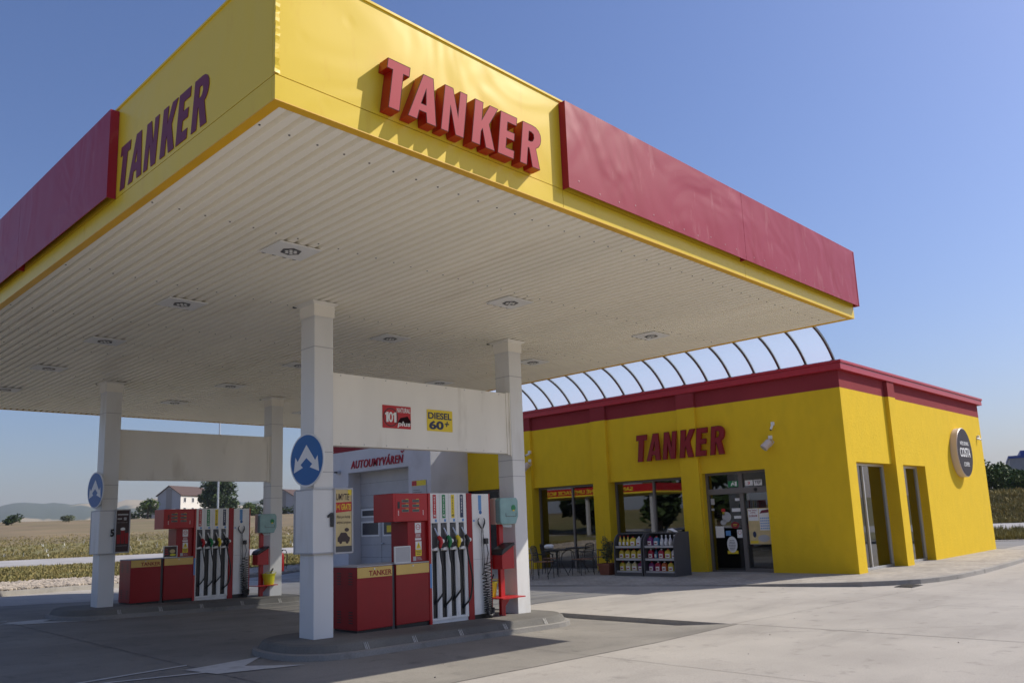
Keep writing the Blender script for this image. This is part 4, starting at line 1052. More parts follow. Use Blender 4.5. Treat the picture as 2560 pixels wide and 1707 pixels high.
MB().lathe(F(-10.28, 2.2, n1+.035), [(.05,0),(.04,-.02)], 14, 'x').build('door_sensor', M_BLACK, door)
MB().box(SX+.15, SX+.4, 9.9, 11.75, .062, .082).build('threshold', M_ALUL, door)
K = n0+.042
def stick(u0, u1, v0, v1, mt, name='sticker'): return MB().fbox(F, u0, u1, v0, v1, K, K+.003).build(name, mt, door)
g_ = stick(-11.10, -10.80, 2.30, 2.46, M_SGRN, 'exit_sign')
mb = MB(); mb.fbox(F, -10.90, -10.84, 2.32, 2.44, K+.003, K+.005)
mb.fprism(F, [(-11.02,2.33),(-10.99,2.33),(-10.955,2.38),(-10.93,2.34),(-10.905,2.35),(-10.95,2.425),(-11.0,2.40),(-11.01,2.37)], K+.003, K+.005); mb.fprism(F, circle(-10.945,2.44,.014,10), K+.003, K+.005); mb.build('running_figure', M_SWHI, g_)
stick(-10.60,-10.38, 2.31, 2.45, M_SWHI); mb = stick(-10.35,-10.12, 2.30, 2.45, M_SWHI)
text('24', F, -10.52, -10.46, 2.34, 2.42, K+.003, .001, M_SRED, door, bold=.03); text('TEJF', F, -10.33, -10.14, 2.33, 2.43, K+.003, .001, M_DGREY, door, bold=.03)
stick(-11.05,-10.80, 1.65, 1.74, M_SWHI); stick(-11.0,-10.79, 1.47, 1.54, M_SWHI); stick(-11.36,-11.25, 1.66, 1.74, M_SRED); stick(-11.33,-11.27, 1.57, 1.65, M_SYEL)
stick(-11.58,-11.33, .98, 1.28, M_SWHI, 'notice'); stick(-11.28,-11.14, 1.03, 1.16, M_SLBL); z_ = stick(-10.95,-10.80, .97, 1.18, M_SWHI, 'no_smoking_notice')
mb = MB(); r1 = circle(-10.875,1.11,.052,20); r3 = circle(-10.875,1.11,.042,20)
for k in range(20): mb.fprism(F, [r1[k], r1[(k+1)%20], r3[(k+1)%20], r3[k]], K+.003, K+.005)
mb.build('ban_ring', M_SRED, z_)
MB().fprism(F, circle(-11.22,1.52,.135,20), K, K+.003).build('sticker', M_LGREY, door); MB().fprism(F, circle(-11.33,1.38,.085,20,.07), K, K+.003).build('sticker', M_LGREY, door)
o = MB().fprism(F, circle(-10.99,1.30,.115,24,.085), K, K+.003).build('sticker', M_PUMPR, door); MB().fprism(F, circle(-10.99,1.30,.09,24,.06), K+.003, K+.004).build('sticker_core', M_LETP, o); mb = MB(); mb.fbox(F,-11.05,-10.93,1.31,1.325,K+.004,K+.005).fbox(F,-11.04,-10.94,1.28,1.29,K+.004,K+.005); mb.build('sticker_text', M_SYEL, o)
o = stick(-11.27,-10.96,.56,.64,M_SYEL); o = MB().fprism(F, circle(-11.12,.80,.15,24,.21), K+.003, K+.006).build('opening_hours_notice', M_SWHI, door)
mb = MB()
for k in range(7): mb.fbox(F, -11.22+.02*abs(k-3)/2, -11.02-.02*abs(k-3)/2, .66+k*.04, .672+k*.04, K+.006, K+.007)
mb.build('notice_text', M_DGREY, o)
stick(-11.66,-11.55, 1.86, 2.02, M_LGREY); stick(-11.66,-11.57, 1.70, 1.76, M_LGREY); stick(-10.93,-10.80, 1.93, 2.0, M_SWHI)
# poster on the right leaf
o = stick(-10.60, -9.98, .80, 1.72, M_GOLD, 'offer_poster')
MB().fbox(F, -10.59, -10.30, 1.40, 1.71, K+.003, K+.004).build('poster_headline', M_SWHI, o)
text('Kúp Tankrol\na vyhraj', F, -10.57, -10.34, 1.58, 1.69, K+.004, .001, M_PUMPR, o, bold=.02); text('23 SÁNOK', F, -10.57, -10.33, 1.50, 1.56, K+.004, .001, M_PUMPR, o, bold=.03)
MB().fbox(F, -10.28, -9.99, 1.15, 1.70, K+.003, K+.004).build('calendar', M_SWHI, o)
mb = MB()
for r_ in range(5):
    for c in range(5): mb.fbox(F, -10.26+c*.052, -10.226+c*.052, 1.18+r_*.065, 1.215+r_*.065, K+.004, K+.005)
mb.build('calendar_grid', M_SLBL, o)
MB().fprism(F, [(-10.27,1.58),(-10.0,1.60),(-10.0,1.68),(-10.2,1.66)], K+.004, K+.005).build('poster_ribbon', M_LETP, o)
MB().fbox(F, -10.58, -10.36, .82, .89, K+.003, K+.004).build('poster_tag', M_SYEL, o)
mb = MB(); mb.fprism(F, circle(-10.2,.95,.16,16,.09), K+.003, K+.004); mb.build('poster_picture', M_LGREY, o); MB().fprism(F, circle(-10.45,1.05,.05,12,.08), K+.003, K+.004).build('poster_picture', M_SNAVY, o)
# interior
mb = MB(); mb.box(SX+DEP+.02, SE-DEP-.02, SY+DEP+.02, SN-.3, .06, .09); mb.build('floor', M_INTF, shop)
mb = MB(); mb.box(SX+DEP+.02, SE-DEP-.02, SY+DEP+.02, SN-.3, 3.2, 3.24); mb.box(26, 26.1, SY+DEP+.02, SN-.3, .09, 3.2); mb.box(SX+DEP+.1, 26, 18.2, 18.3, .09, 3.2); mb.build('partition', M_INT, shop)
def goods_shelf(x, y0, y1, label):
    t = thing('shop_shelf', label, 'shelf', (x, (y0+y1)/2, .09), 'shelves inside the shop')
    MB().box(x, x+.4, y0, y1, .09, 1.5).build('carcass', M_DGREY, t)
    cs = [M_SYEL, M_SRED, M_LGREY, M_SGRN, M_SLBL, M_BEIGE]
    for k in range(3):
        per = {}
        y = y0+.05
        while y < y1-.15:
            q = random.randrange(6); mb = per.setdefault(q, MB()); mb.box(x-.10, x-.002, y, y+.11, .25+.42*k, .25+.42*k+random.uniform(.16,.3)); y += .13
        for q, mb in per.items(): mb.build('goods_row', cs[q], t)['kind'] = 'stuff'
goods_shelf(22.2, 9.3, 10.45, 'low stocked shelf seen through the right door leaf')
goods_shelf(23.4, 11.1, 13.6, 'stocked shelf seen through the left door leaf')
goods_shelf(23.0, 15.2, 17.2, 'stocked shelf behind the window with the cafe tables')
# glazed vault between shop and canopy
va = thing('glazed_vault', 'curved translucent roof with dark ribs rising from the shop roof edge', 'glass roof', (16.55, 15, 5.2))
RC, CXV, CZV = 2.11, 18.09, 3.96
def arc(n):
    a0 = R(38); return [(CXV+RC*math.cos(a), CZV+RC*math.sin(a)) for a in [a0+(math.pi/2-a0)*k/n for k in range(n+1)]] + [(15.6, 5.92), (X1+.05, 5.66)]
ribs_y = [7.95+.712*k for k in range(19)]
ar = arc(24)
for y0, y1 in zip(ribs_y, ribs_y[1:]):
    n = len(ar); vs = [(p[0], y0+.005, p[1]) for p in ar]+[(p[0], y1-.005, p[1]) for p in ar]
    MB().add(vs, [(i, i+1, n+i+1, n+i) for i in range(n-1)]).build('pane', M_VAULT, va, smooth=True)
for y in ribs_y:
    mb = MB(); vs = []
    for p in ar:
        k = Vector(((p[0]-CXV)*(1 if p[0] > 16.5 else 0), 0, max(.3, p[1]-CZV))).normalized()*.032
        for dy, s in ((-.026,-1),(.026,-1),(.026,1),(-.026,1)): vs.append((p[0]+k.x*s, y+dy, p[1]+k.z*s))
    fs = [(i*4+j, i*4+(j+1)%4, i*4+4+(j+1)%4, i*4+4+j) for i in range(len(ar)-1) for j in range(4)]
    mb.add(vs, fs); mb.box(19.68, 19.82, y-.05, y+.05, 5.172, 5.25)
    mb.build('rib', M_RIB, va)
MB().box(X1+.045, X1+.20, 7.9, ribs_y[-1]+.05, 5.52, 5.62).build('wall_plate', M_RIB, va)
# cameras and floodlights on the front wall
def camera_unit(p, d, label):
    t = thing('security_camera', label, 'camera', p, 'security cameras'); p = Vector(p); d = Vector(d).normalized()
    MB().box(p.x-.02, p.x+.055, p.y-.04, p.y+.04, p.z+.0, p.z+.09).build('junction_box', M_SWHI, t, bevel=.006)
    q = p+Vector((-.05, 0, -.03)) if abs(d.x) >= abs(d.y) else p+Vector((0, -.05, -.03))
    MB().tube([p+Vector((0,0,.0)), q, q+d*.03], .012, 6).build('arm', M_SWHI, t)
    b = MB().tube([q-d*.05, q+d*.10], .030, 12).build('body', M_SWHI, t); MB().tube([q+d*.101, q+d*.115], .027, 12).build('lens', M_BLACK, b)
def flood(p, label):
    t = thing('floodlight', label, 'floodlight', p, 'beige floodlights on the front wall'); p = Vector(p)
    MB().box(p.x-.02, p.x+.02, p.y-.05, p.y+.05, p.z+.14, p.z+.23).build('wall_box', M_SWHI, t, bevel=.005)
    d = Vector((-.55, .5, -.75)).normalized(); c = p+Vector((-.16, .03, .0))
    MB().tube([c-d*.13, c-d*.10, c+d*.13], [.06,.088,.105], 16).build('housing', M_BEIGE, t)
    MB().tube([c+d*.131, c+d*.138], .092, 16).build('front_glass', M_LGREY, t)
    MB().tube([p+Vector((0,0,.15)), p+Vector((-.06,-.12,.05)), c+Vector((0,-.11,-.05)), c+Vector((-.05,-.075,-.08))], .010, 6).build('bracket', M_BEIGE, t)
camera_unit((SX-.03, 9.56, 3.78), (-.5, .1, -.8), 'white bullet camera on the yellow front wall right of the red letters')
flood((SX-.02, 9.66, 3.30), 'beige floodlight on the yellow front wall right of the red letters')
camera_unit((SX-.13, 17.99, 3.78), (-.7, .5, -.4), 'white bullet camera on the front wall near the white car wash')
flood((SX-.12, 17.99, 3.36), 'beige floodlight on the front wall near the white car wash')
camera_unit((30.6, SY-.03, 3.80), (.75, -.6, -.25), 'white camera on the sunlit side wall at its far end')
# round sign on the side wall
sg = thing('round_sign', 'round dark brown coffee sign box on the sunlit yellow side wall', 'sign', (28.25, SY, 3.22))
MB().lathe((28.25, SY-.002, 3.22), [(.76,-.0),(.77,-.03),(.77,-.19),(.755,-.205)], 48, 'y').build('case', M_BEIGE, sg, smooth=False)
F2 = FY(SY-.208)
MB().fprism(F2, circle(28.25, 3.22, .745, 48), 0, .004).build('face', M_SIGND, sg)
text("WE'RE SERVING", F2, 27.82, 28.68, 3.44, 3.56, .005, .003, M_SWHI, sg, bold=.008)
text('COSTA', F2, 27.72, 28.78, 3.07, 3.36, .005, .003, M_SWHI, sg, bold=.02)
text('COFFEE', F2, 27.98, 28.54, 2.78, 2.91, .005, .003, M_SWHI, sg, bold=.008)

# ------------------------------------------------------------------ car wash building
WX, WN = 17.78, 27.4
ws = thing('car_wash_building', 'white car wash building with grey sectional door and red lettering', 'car wash', (WX+4, 24, 0))
H = FX(WX)
mb = MB()
for u0, u1, v0, v1 in ((-22.30,-SN,.05,4.48), (-25.92,-22.30,3.66,4.48), (-WN,-25.92,.05,4.48)): mb.fbox(H, u0, u1, v0, v1, -.55, 0)
mb.box(WX+.551, SX-.0, SN, SN+.3, .05, 4.48); mb.box(WX+.551, WX+9, WN-.3, WN, .05, 4.48)
mb.build('wall', M_WASH, ws)
mb = MB(); mb.fbox(H, -WN, -SN, 4.48, 4.95, -.55, 0); mb.box(WX+.551, SX, SN, SN+.3, 4.48, 4.95); mb.build('red_band', M_RBAND, ws)
mb = MB(); mb.box(WX-.08, SX-.12, SN-.08, WN+.08, 4.95, 5.12); mb.build('roof_flashing', M_RCAP, ws)
d_ = thing('x', 'x', 'x'); bpy.data.objects.remove(d_)
dp = MB(); n0 = -.50
zs = [.07,.52,.97,1.22,1.27,1.80,1.85,2.25,2.75,3.25,3.66]
door2 = MB().fbox(H, -25.92, -22.30, .07, 3.66, -.60, -.551).build('sectional_door', M_LGREY, ws)
mb = MB()
for z in (.52, .97, 2.35, 2.80, 3.25): mb.fbox(H, -25.92, -22.30, z, z+.008, -.551, -.549)
mb.fbox(H, -24.62, -24.605, .07, 1.9, -.551, -.548); mb.fbox(H, -23.62, -23.605, .07, 1.9, -.551, -.548)
mb.build('panel_gap', M_DGREY, door2)
for z0, z1 in ((1.28, 1.84), (1.98, 2.30)):
    for a, b in ((-25.85,-24.72),(-24.52,-23.70),(-23.52,-22.36)):
        fr = MB(); fr.fbox(H, a, b, z0, z0+.06, -.55, -.53).fbox(H, a, b, z1-.06, z1, -.55, -.53).fbox(H, a, a+.06, z0+.06, z1-.06, -.55, -.53).fbox(H, b-.06, b, z0+.06, z1-.06, -.55, -.53)
        o = fr.build('window_frame', M_SWHI, door2); MB().fbox(H, a+.06, b-.06, z0+.06, z1-.06, -.55, -.54).build('window_pane', M_DGREY, o)
MB().fbox(H, -24.28, -24.02, 1.42, 1.66, -.538, -.535).build('sticker', M_SYEL, door2)
MB().tube([H(-24.55,1.02,-.54), H(-24.55,1.02,-.49), H(-24.42,1.02,-.49)], .02, 8).build('handle', M_SILV, door2)
lt = text('AUTOUMYVÁREN', H, -25.72, -22.55, 3.80, 4.17, .004, .03, M_LET, ws, bold=.012, shear=.22, spacing=1.12)
mb = MB(); mb.fprism(H, [(-22.70,4.235),(-22.63,4.15),(-22.60,4.15),(-22.48,4.235),(-22.53,4.235),(-22.61,4.18),(-22.65,4.235)], .004, .03); mb.build('lettering', M_LET, ws)
n_ = thing('notice_board', 'white wash programme notice with red and yellow header beside the grey door', 'notice board', (WX, 21.7, 2.2))
MB().fbox(H, -22.08, -21.32, 2.10, 3.14, .002, .03).build('board', M_LGREY, n_, bevel=.004); MB().fbox(H, -22.07, -21.33, 2.95, 3.13, .031, .034).build('header', M_SYEL, n_); MB().fbox(H, -22.07, -21.82, 2.96, 3.12, .0345, .037).build('header_mark', M_SRED, n_)
mb = MB()
for k in range(9): mb.fbox(H, -22.0, -21.45-.1*(k%3), 2.2+k*.075, 2.215+k*.075, .031, .033)
mb.build('printed_text', M_DGREY, n_)
wl = thing('wall_lamp', 'small grey lamp on the white car wash wall beside the grey door', 'lamp', (WX, 26.5, 3.7))
MB().box(WX-.12, WX-.001, 26.42, 26.58, 3.66, 3.78).build('lamp_body', M_LGREY, wl, bevel=.01); MB().box(WX-.24, WX-.121, 26.46, 26.54, 3.70, 3.76).build('lamp_head', M_DGREY, wl, bevel=.01)

# ------------------------------------------------------------------ terrace furniture
def chair(label):
    t = thing('cafe_chair', label, 'chair', (0,0,0), 'black iron cafe chairs')
    for sx in (-1, 1):
        MB().tube([(sx*.21,.21,0),(sx*.20,.20,.44),(sx*.23,.2,.63)], .011, 6).build('leg', M_IRON, t)
        MB().tube([(sx*.21,-.23,0),(sx*.20,-.20,.44),(sx*.20,-.25,.70),(sx*.19,-.27,.82)], .011, 6).build('leg', M_IRON, t)
        MB().tube([(sx*.23,.21,.63),(sx*.24,.0,.645),(sx*.205,-.235,.63)], .012, 6).build('armrest', M_IRON, t)
    MB().box(-.21,.21,-.21,.22,.435,.455).build('seat', M_WOOD, t, bevel=.008)
    b = MB().tube([(-.19,-.27,.82),(-.1,-.285,.855),(0,-.29,.865),(.1,-.285,.855),(.19,-.27,.82)], .012, 6).build('backrest', M_IRON, t)
    mb = MB()
    for k in range(13):
        x = -.18+k*.03; mb.tube([(x,-.215,.47),(x,-.28,.84)], .0045, 4)
    for k in range(9):
        z = .50+k*.04; y = -.215-.065*(z-.47)/.37; mb.tube([(-.19,y,z),(.19,y,z)], .004, 4)
    mb.build('back_mesh', M_IRON, b); MB().tube([(-.2,-.205,.46),(.2,-.205,.46)], .011, 6).build('cross_bar', M_IRON, t)
    return t
CH = [((16.45,14.95), 200, 'black iron cafe chair at the outer table, nearest the white column'),
      ((17.7,14.62), 75, 'black iron cafe chair with its back to the planter'),
      ((17.05,16.1), -100, 'black iron cafe chair behind the outer table, left of the white bowl'),
      ((17.95,16.0), -150, 'black iron cafe chair between the outer table and the window'),
      ((18.75,14.75), 60, 'black iron cafe chair in the corner between window and planter')]
ch0 = None
for (x, y), rz, lab in CH:
    c = chair(lab) if ch0 is None else copytree(ch0)
    if ch0 is None: ch0 = c
    c['label'] = lab; c.location = (x, y, .085); c.rotation_euler = (0, 0, R(rz))
def table(x, y, label):
    t = thing('cafe_table', label, 'table', (x, y, .085), 'round black cafe tables'); z = .085
    MB().lathe((x, y, z+.70), [(.34,0),(.36,.01),(.36,.03),(.34,.035)], 28).build('tabletop', M_IRON, t)
    for k in range(4):
        a = R(45+90*k); d = Vector((math.cos(a), math.sin(a), 0)); q = Vector((x, y, z))
        MB().tube([q+d*.30, q+d*.24+Vector((0,0,.12)), q+d*.10+Vector((0,0,.38)), q+d*.14+Vector((0,0,.60)), q+d*.27+Vector((0,0,.70))], .013, 6).build('leg', M_IRON, t)
    MB().lathe((x, y, z+.36), [(.11,0),(.11,.015)], 16).build('brace_ring', M_IRON, t)
table(17.2, 15.1, 'round black cafe table with a white bowl on it'); table(18.4, 15.35, 'round black cafe table close to the window, behind the chairs')
t = thing('bowl', 'white rounded ashtray bowl on the outer cafe table', 'bowl', (17.1, 15.3, .82)); MB().lathe((17.1, 15.3, .82), [(.06,0),(.12,.03),(.14,.075),(.12,.12),(.06,.14)], 18).build('body', M_SWHI, t, smooth=True); MB().lathe((17.1,15.3,.955), [(.05,0),(.05,.012)], 14).build('opening', M_DGREY, t)
pp = thing('potted_plant', 'small shrub in a square terracotta pot beside the product racks', 'potted plant', (17.95, 13.95, .085))
mb = MB(); x, y, z = 17.95, 13.95, .085; vs = []
for h, k in ((0,.145),(.27,.19),(.27,.205),(.32,.205),(.32,.175),(.28,.17)): vs += [(x-k,y-k,z+h),(x+k,y-k,z+h),(x+k,y+k,z+h),(x-k,y+k,z+h)]
fs = [(0,3,2,1)]+[(4*r_+i, 4*r_+(i+1)%4, 4*r_+4+(i+1)%4, 4*r_+4+i) for r_ in range(5) for i in range(4)]+[(20,21,22,23)]
mb.add(vs, fs).build('pot', M_TERRA, pp); MB().box(x-.168, x+.168, y-.168, y+.168, z+.2, z+.285).build('soil', M_BARK, pp)
mb = MB()
for k in range(7):
    a = k*.9; mb.tube([(x,y,z+.28),(x+.05*math.cos(a),y+.05*math.sin(a),z+.6),(x+.12*math.cos(a),y+.12*math.sin(a),z+.85+.05*(k%3))], [.008,.006,.003], 5)
mb.tube([(x,y,z+.28),(x-.01,y+.05,z+1.3)], [.006,.002], 4); mb.build('stems', M_BARK, pp)
mb = MB(); mb.leaves((x,y,z+.62), (.17,.17,.28), 380, .035); mb.leaves((x-.02,y+.05,z+.9), (.09,.09,.16), 90, .03); mb.build('foliage', M_LEAFP, pp)
# product racks
RX0, RX1 = 17.70, 18.42
def rack(y0, y1, label):
    t = thing('display_rack', label, 'display rack', ((RX0+RX1)/2, (y0+y1)/2, .085), 'grey display racks with bottles')
    side = [(RX1,.09),(RX1,1.20)] + [(RX0+.30-.30*math.sin(R(a)), 0.90+.30*math.cos(R(a))) for a in range(0,91,15)] + [(RX0-.02,.09)]
    for ya in (y0, y1-.03):
        Fr = frame((0, ya+.03, 0), (1,0,0))
        MB().fprism(Fr, side[::-1], 0, .03).build('side_panel', M_DGREY, t, bevel=.005)
    MB().box(RX1-.02, RX1-.001, y0+.031, y1-.031, .12, 1.19).build('back_panel', M_BLACK, t)
    MB().box(RX0+.28, RX1-.021, y0+.031, y1-.031, 1.165, 1.195).build('top_panel', M_DGREY, t)
    MB().box(RX0-.01, RX1-.021, y0+.031, y1-.031, .09, .19).build('base', M_DGREY, t)
    for z in (.19, .51, .83):
        s = MB().box(RX0+.06, RX1-.021, y0+.031, y1-.031, z+.001, z+.02).build('shelf', M_DGREY, t); MB().box(RX0+.035, RX0+.059, y0+.031, y1-.031, z-.015, z+.04).build('price_rail', M_LGREY, s)
    return t
rack(12.62, 13.52, 'grey display rack with yellow washer fluid bottles, beside the planter')
rack(11.62, 12.58, 'grey display rack with red and purple bottles, nearer the door')
def proto_jug(col, cap, name='jug'):
    t = thing('bottle', '', 'bottle', (0,0,0), 'bottles in the display racks')
    F_ = frame((0,0,0), (0,-1,0))
    MB().fprism(F_, [(-.075,0),(.075,0),(.08,.02),(.08,.15),(.06,.205),(.02,.225),(-.02,.225),(-.065,.19),(-.08,.15),(-.08,.02)], -.045, .045).build('body', col, t, bevel=.012)
    MB().lathe((0,0,.225), [(.022,0),(.022,.03)], 10).build('cap', cap, t)
    MB().fbox(F_, -.055, .055, .03, .13, .0455, .047).build('paper_label', M_SWHI, t); MB().fbox(F_, -.04, .03, .06, .09, .0472, .048).build('label_print', M_PUMPR, t)
    return t
def proto_bottle(col, cap):
    t = thing('bottle', '', 'bottle', (0,0,0), 'bottles in the display racks')
    MB().lathe((0,0,0), [(.042,0),(.045,.01),(.045,.15),(.03,.19),(.014,.215),(.014,.25)], 12).build('body', col, t, smooth=True)
    MB().lathe((0,0,.25), [(.018,0),(.018,.03)], 8).build('cap', cap, t); MB().box(-.046,-.0455,-.03,.03,.04,.12).build('paper_label', M_SWHI, t)
    return t
M_FL = [mat('fluid_yellow', (.62,.50,.06), .2), mat('fluid_pale', (.62,.56,.30), .2), mat('fluid_red', (.40,.02,.06), .25), mat('fluid_purple', (.20,.03,.16), .25), mat('fluid_blue', (.05,.16,.28), .25), mat('fluid_orange', (.5,.12,.03), .25), mat('fluid_white', (.6,.6,.62), .25)]
CN = ['yellow', 'pale yellow', 'red', 'purple', 'blue', 'orange', 'white']
protos = {}
def put(kind, ci, y, z, lab, dx=0):
    key = (kind, ci); first = key not in protos
    if first: protos[key] = (proto_jug if kind == 'jug' else proto_bottle)(M_FL[ci], M_SRED if ci in (0,3,4) else M_SWHI)
    o = protos[key] if first else copytree(protos[key])
    o.location = (RX0+.16+dx, y, z); o.rotation_euler = (0,0,R(random.uniform(-8,8))); o['label'] = lab
ORDN = ['first', 'second', 'third', 'fourth', 'fifth', 'sixth', 'seventh']
SHN = ['bottom', 'middle', 'top']
def fill(y_left, items, shelf, rackname):
    y = y_left
    for k, (kind, ci) in enumerate(items):
        w_ = .185 if kind == 'jug' else .115
        put(kind, ci, y-w_/2, (.19,.51,.83)[shelf]+.0205, '%s %s, %s from left on the %s shelf of the %s rack' % (CN[ci], 'canister' if kind == 'jug' else 'bottle', ORDN[k], SHN[shelf], rackname)); y -= w_+.012
yl = 13.46
fill(yl, [('bottle',0)]*3+[('jug',0),('jug',6),('jug',0)][:2], 2, 'yellow bottle'); fill(yl, [('jug',0)]*4, 1, 'yellow bottle'); fill(yl, [('jug',0),('jug',1),('jug',1),('jug',3)], 0, 'yellow bottle')
yr = 12.53
fill(yr, [('jug',3),('jug',4)]+[('bottle',6)]*4, 2, 'red bottle'); fill(yr, [('jug',2),('bottle',4),('jug',2),('jug',0),('jug',6)], 1, 'red bottle'); fill(yr, [('jug',3),('jug',2),('jug',5),('jug',0)], 0, 'red bottle')
t = thing('price_card', 'white folded price card lying on top of the right product rack', 'card', (18.0, 11.85, 1.2)); mb = MB(); mb.add([(17.95,11.98,1.197),(18.1,11.92,1.197),(18.06,11.86,1.29),(17.93,11.93,1.28)],[(0,1,2,3)]); mb.add([(18.06,11.86,1.29),(17.93,11.93,1.28),(17.95,11.74,1.197),(18.08,11.72,1.197)],[(0,1,2,3)]); mb.build('folded_card', M_SWHI, t)

# ------------------------------------------------------------------ background
def tree(name, label, az, D, zb, h, rad, mt, n, size, blobs, group=None, trunk=.25, cat='tree'):
    p = pol(az, D); t = thing(name, label, cat, (p.x, p.y, zb), group)
    tr = MB(); tr.tube([(p.x,p.y,zb-.3),(p.x+.05,p.y,zb+h*.3),(p.x,p.y+.05,zb+h*.7)], [trunk,trunk*.7,trunk*.25], 7)
    cr = MB()
    for b in range(blobs):
        a = random.uniform(0, 6.283); rr = rad*random.uniform(.15,.72); hh = random.uniform(.22,.84) if cat == 'tree' else random.uniform(.08,.62)
        k = 1-abs(hh-.5)*.9
        c = (p.x+rr*k*math.cos(a), p.y+rr*k*math.sin(a), zb+h*hh); br = rad*random.uniform(.28,.46)
        tr.tube([(p.x,p.y,zb+h*hh*.5),(lerp(p.x,c[0],.5),lerp(p.y,c[1],.5),zb+h*hh*.8),c], [trunk*.35,trunk*.22,trunk*.08], 5)
        cr.leaves(c, (br,br,br*.8), n//blobs, size, .3)
    tr.build('trunk', M_BARK, t); cr.build('crown', mt, t); return t
def house(label, az0, az1, D, zb, wall_h, roof_h, depth, flip):
    """gable end on the left, eaves wall on the right as seen from the forecourt"""
    a = pol(az0, D); b = pol(az1, D*1.0)
    t = thing('house', label, 'house', (a.x, a.y, zb), 'houses beyond the field')
    u = (b-a).normalized(); L = (b-a).length
    return t
def box_house(label, azc, D, zb, L, W, hw, hr, ang, base_az=None):
    c = pol(azc, D); a = R(ang); U = Vector((math.cos(a), math.sin(a), 0)); V = Vector((-U.y, U.x, 0))
    t = thing('house', label, 'house', (c.x, c.y, zb), 'white houses beyond the field')
    P = lambda u, v, z: c+U*u+V*v+Vector((0,0,zb+z))
    l, w_ = L/2, W/2
    mb = MB(); mb.add([P(-l,-w_,-1),P(l,-w_,-1),P(l,w_,-1),P(-l,w_,-1),P(-l,-w_,hw),P(l,-w_,hw),P(l,w_,hw),P(-l,w_,hw)], [(0,1,5,4),(2,3,7,6)])
    mb.build('wall', M_HWALL, t)
    for s in (-1, 1): MB().add([P(s*l,-w_,-1),P(s*l,w_,-1),P(s*l,w_,hw),P(s*l,0,hw+hr),P(s*l,-w_,hw)], [(4,3,2,1,0) if s < 0 else (0,1,2,3,4)]).build('gable_wall', M_HGREY, t)
    MB().add([P(-l-.04,-.9,-1),P(-l-.04,.9,-1),P(-l-.04,.9,hw+hr*.7),P(-l-.04,-.9,hw+hr*.7)], [(3,2,1,0)]).build('gable_strip', M_HROOF2, t)
    mb = MB(); o = .35; k = hr/w_
    for s in (-1, 1):
        q = [P(-l-o,s*(w_+o),hw-o*k+.02), P(l+o,s*(w_+o),hw-o*k+.02), P(l+o,0,hw+hr+.05), P(-l-o,0,hw+hr+.05)]
        q2 = [p_+Vector((0,0,.18)) for p_ in q]
        mb.add(q+q2, [(0,1,2,3),(4,5,6,7),(0,1,5,4),(1,2,6,5),(2,3,7,6),(3,0,4,7)])
    rf = mb.build('roof', M_HROOF, t)
    for s in (-1, 1):
        for i in range(int(L//3.4)):
            uu = -l+1.7+i*3.4
            for z in (hw-2.0, hw-4.6):
                if z < .3: continue
                F_ = frame(P(uu,s*w_,z), U*(1 if s < 0 else -1)); f = MB(); f.fbox(F_, -.55,.55,0,1.35,.0,.06); f = f.build('window', M_SWHI, t); MB().fbox(F_, -.42,.42,.12,1.25,.061,.075).build('pane', M_DGREY, f)
    return t
zf = lambda az, D: zter(az, D)
box_house('white house with brown roof and grey gable beyond the field, left of the big tree', 66.0, 238, 6.0, 13.5, 7.0, 6.0, 2.3, 30)
box_house('white house with brown roof beyond the field, seen beside the nearest column', 59.0, 242, 5.8, 13, 7.0, 5.2, 1.9, 26)
tree('deciduous_tree', 'large dark green tree beyond the field beside the white house', 63.95, 205, 5.6, 9.4, 5.9, M_LEAFD, 5600, .42, 22, 'trees beyond the field')
tree('deciduous_tree', 'small pale green tree left of the white house', 68.2, 215, 5.9, 5.8, 2.9, M_LEAF, 1300, .34, 9, 'trees beyond the field')
tree('deciduous_tree', 'dark bush tree beside the house near the farther column', 60.7, 215, 5.9, 6.0, 3.2, M_LEAFD, 1600, .36, 10, 'trees beyond the field')
tree('shrub', 'low green bush between the big tree and the far column', 61.9, 208, 5.8, 3.6, 3.0, M_LEAF, 900, .34, 8, 'bushes beyond the field', .12, 'bush')
tree('shrub', 'round dark bush alone on the horizon at the far left', 75.6, 180, 4.9, 1.8, 2.2, M_LEAFD, 600, .28, 7, 'bushes beyond the field', .08, 'bush')
tree('shrub', 'small bush on the horizon right of the far left bush', 72.6, 200, 5.6, 1.0, 2.3, M_LEAFP, 300, .25, 7, 'bushes beyond the field', .06, 'bush')
mb = MB()
az = 60.2
hd = thing('hedge', 'long dark clipped hedge below the houses at the end of the field', 'hedge', pol(65, 228, 6.2))
for k in range(60):
    az = 58.5+k*.185
    if 65.3 < az < 65.6: continue
    p = pol(az, 226, 6.25+.0); mb.leaves((p.x, p.y, 6.9), (.8,.8,1.15+.3*math.sin(k*1.9)), 46, .4, .2)
mb.build('foliage', M_LEAFD, hd)
sh = thing('shed', 'low shed with pale sloping roof left of the white house', 'shed', pol(67.3, 222, 6.1))
p = pol(67.3, 222); F_ = frame((p.x, p.y, 0), (math.sin(R(67.3)), -math.cos(R(67.3)), 0))
MB().fbox(F_, -2.6, 2.6, 5.5, 7.6, -3, 0).build('wall', M_HGREY, sh); MB().fprism(F_, [(-3.0,7.6),(2.8,8.05),(2.8,8.17),(-3.0,7.72)], -3.2, .25).build('roof', M_SWHI, sh)
mp_ = thing('lamp_mast', 'tall thin pale street lamp mast beyond the farther pump', 'street lamp', pol(64.0, 60, .55)); p = pol(64.0, 60)
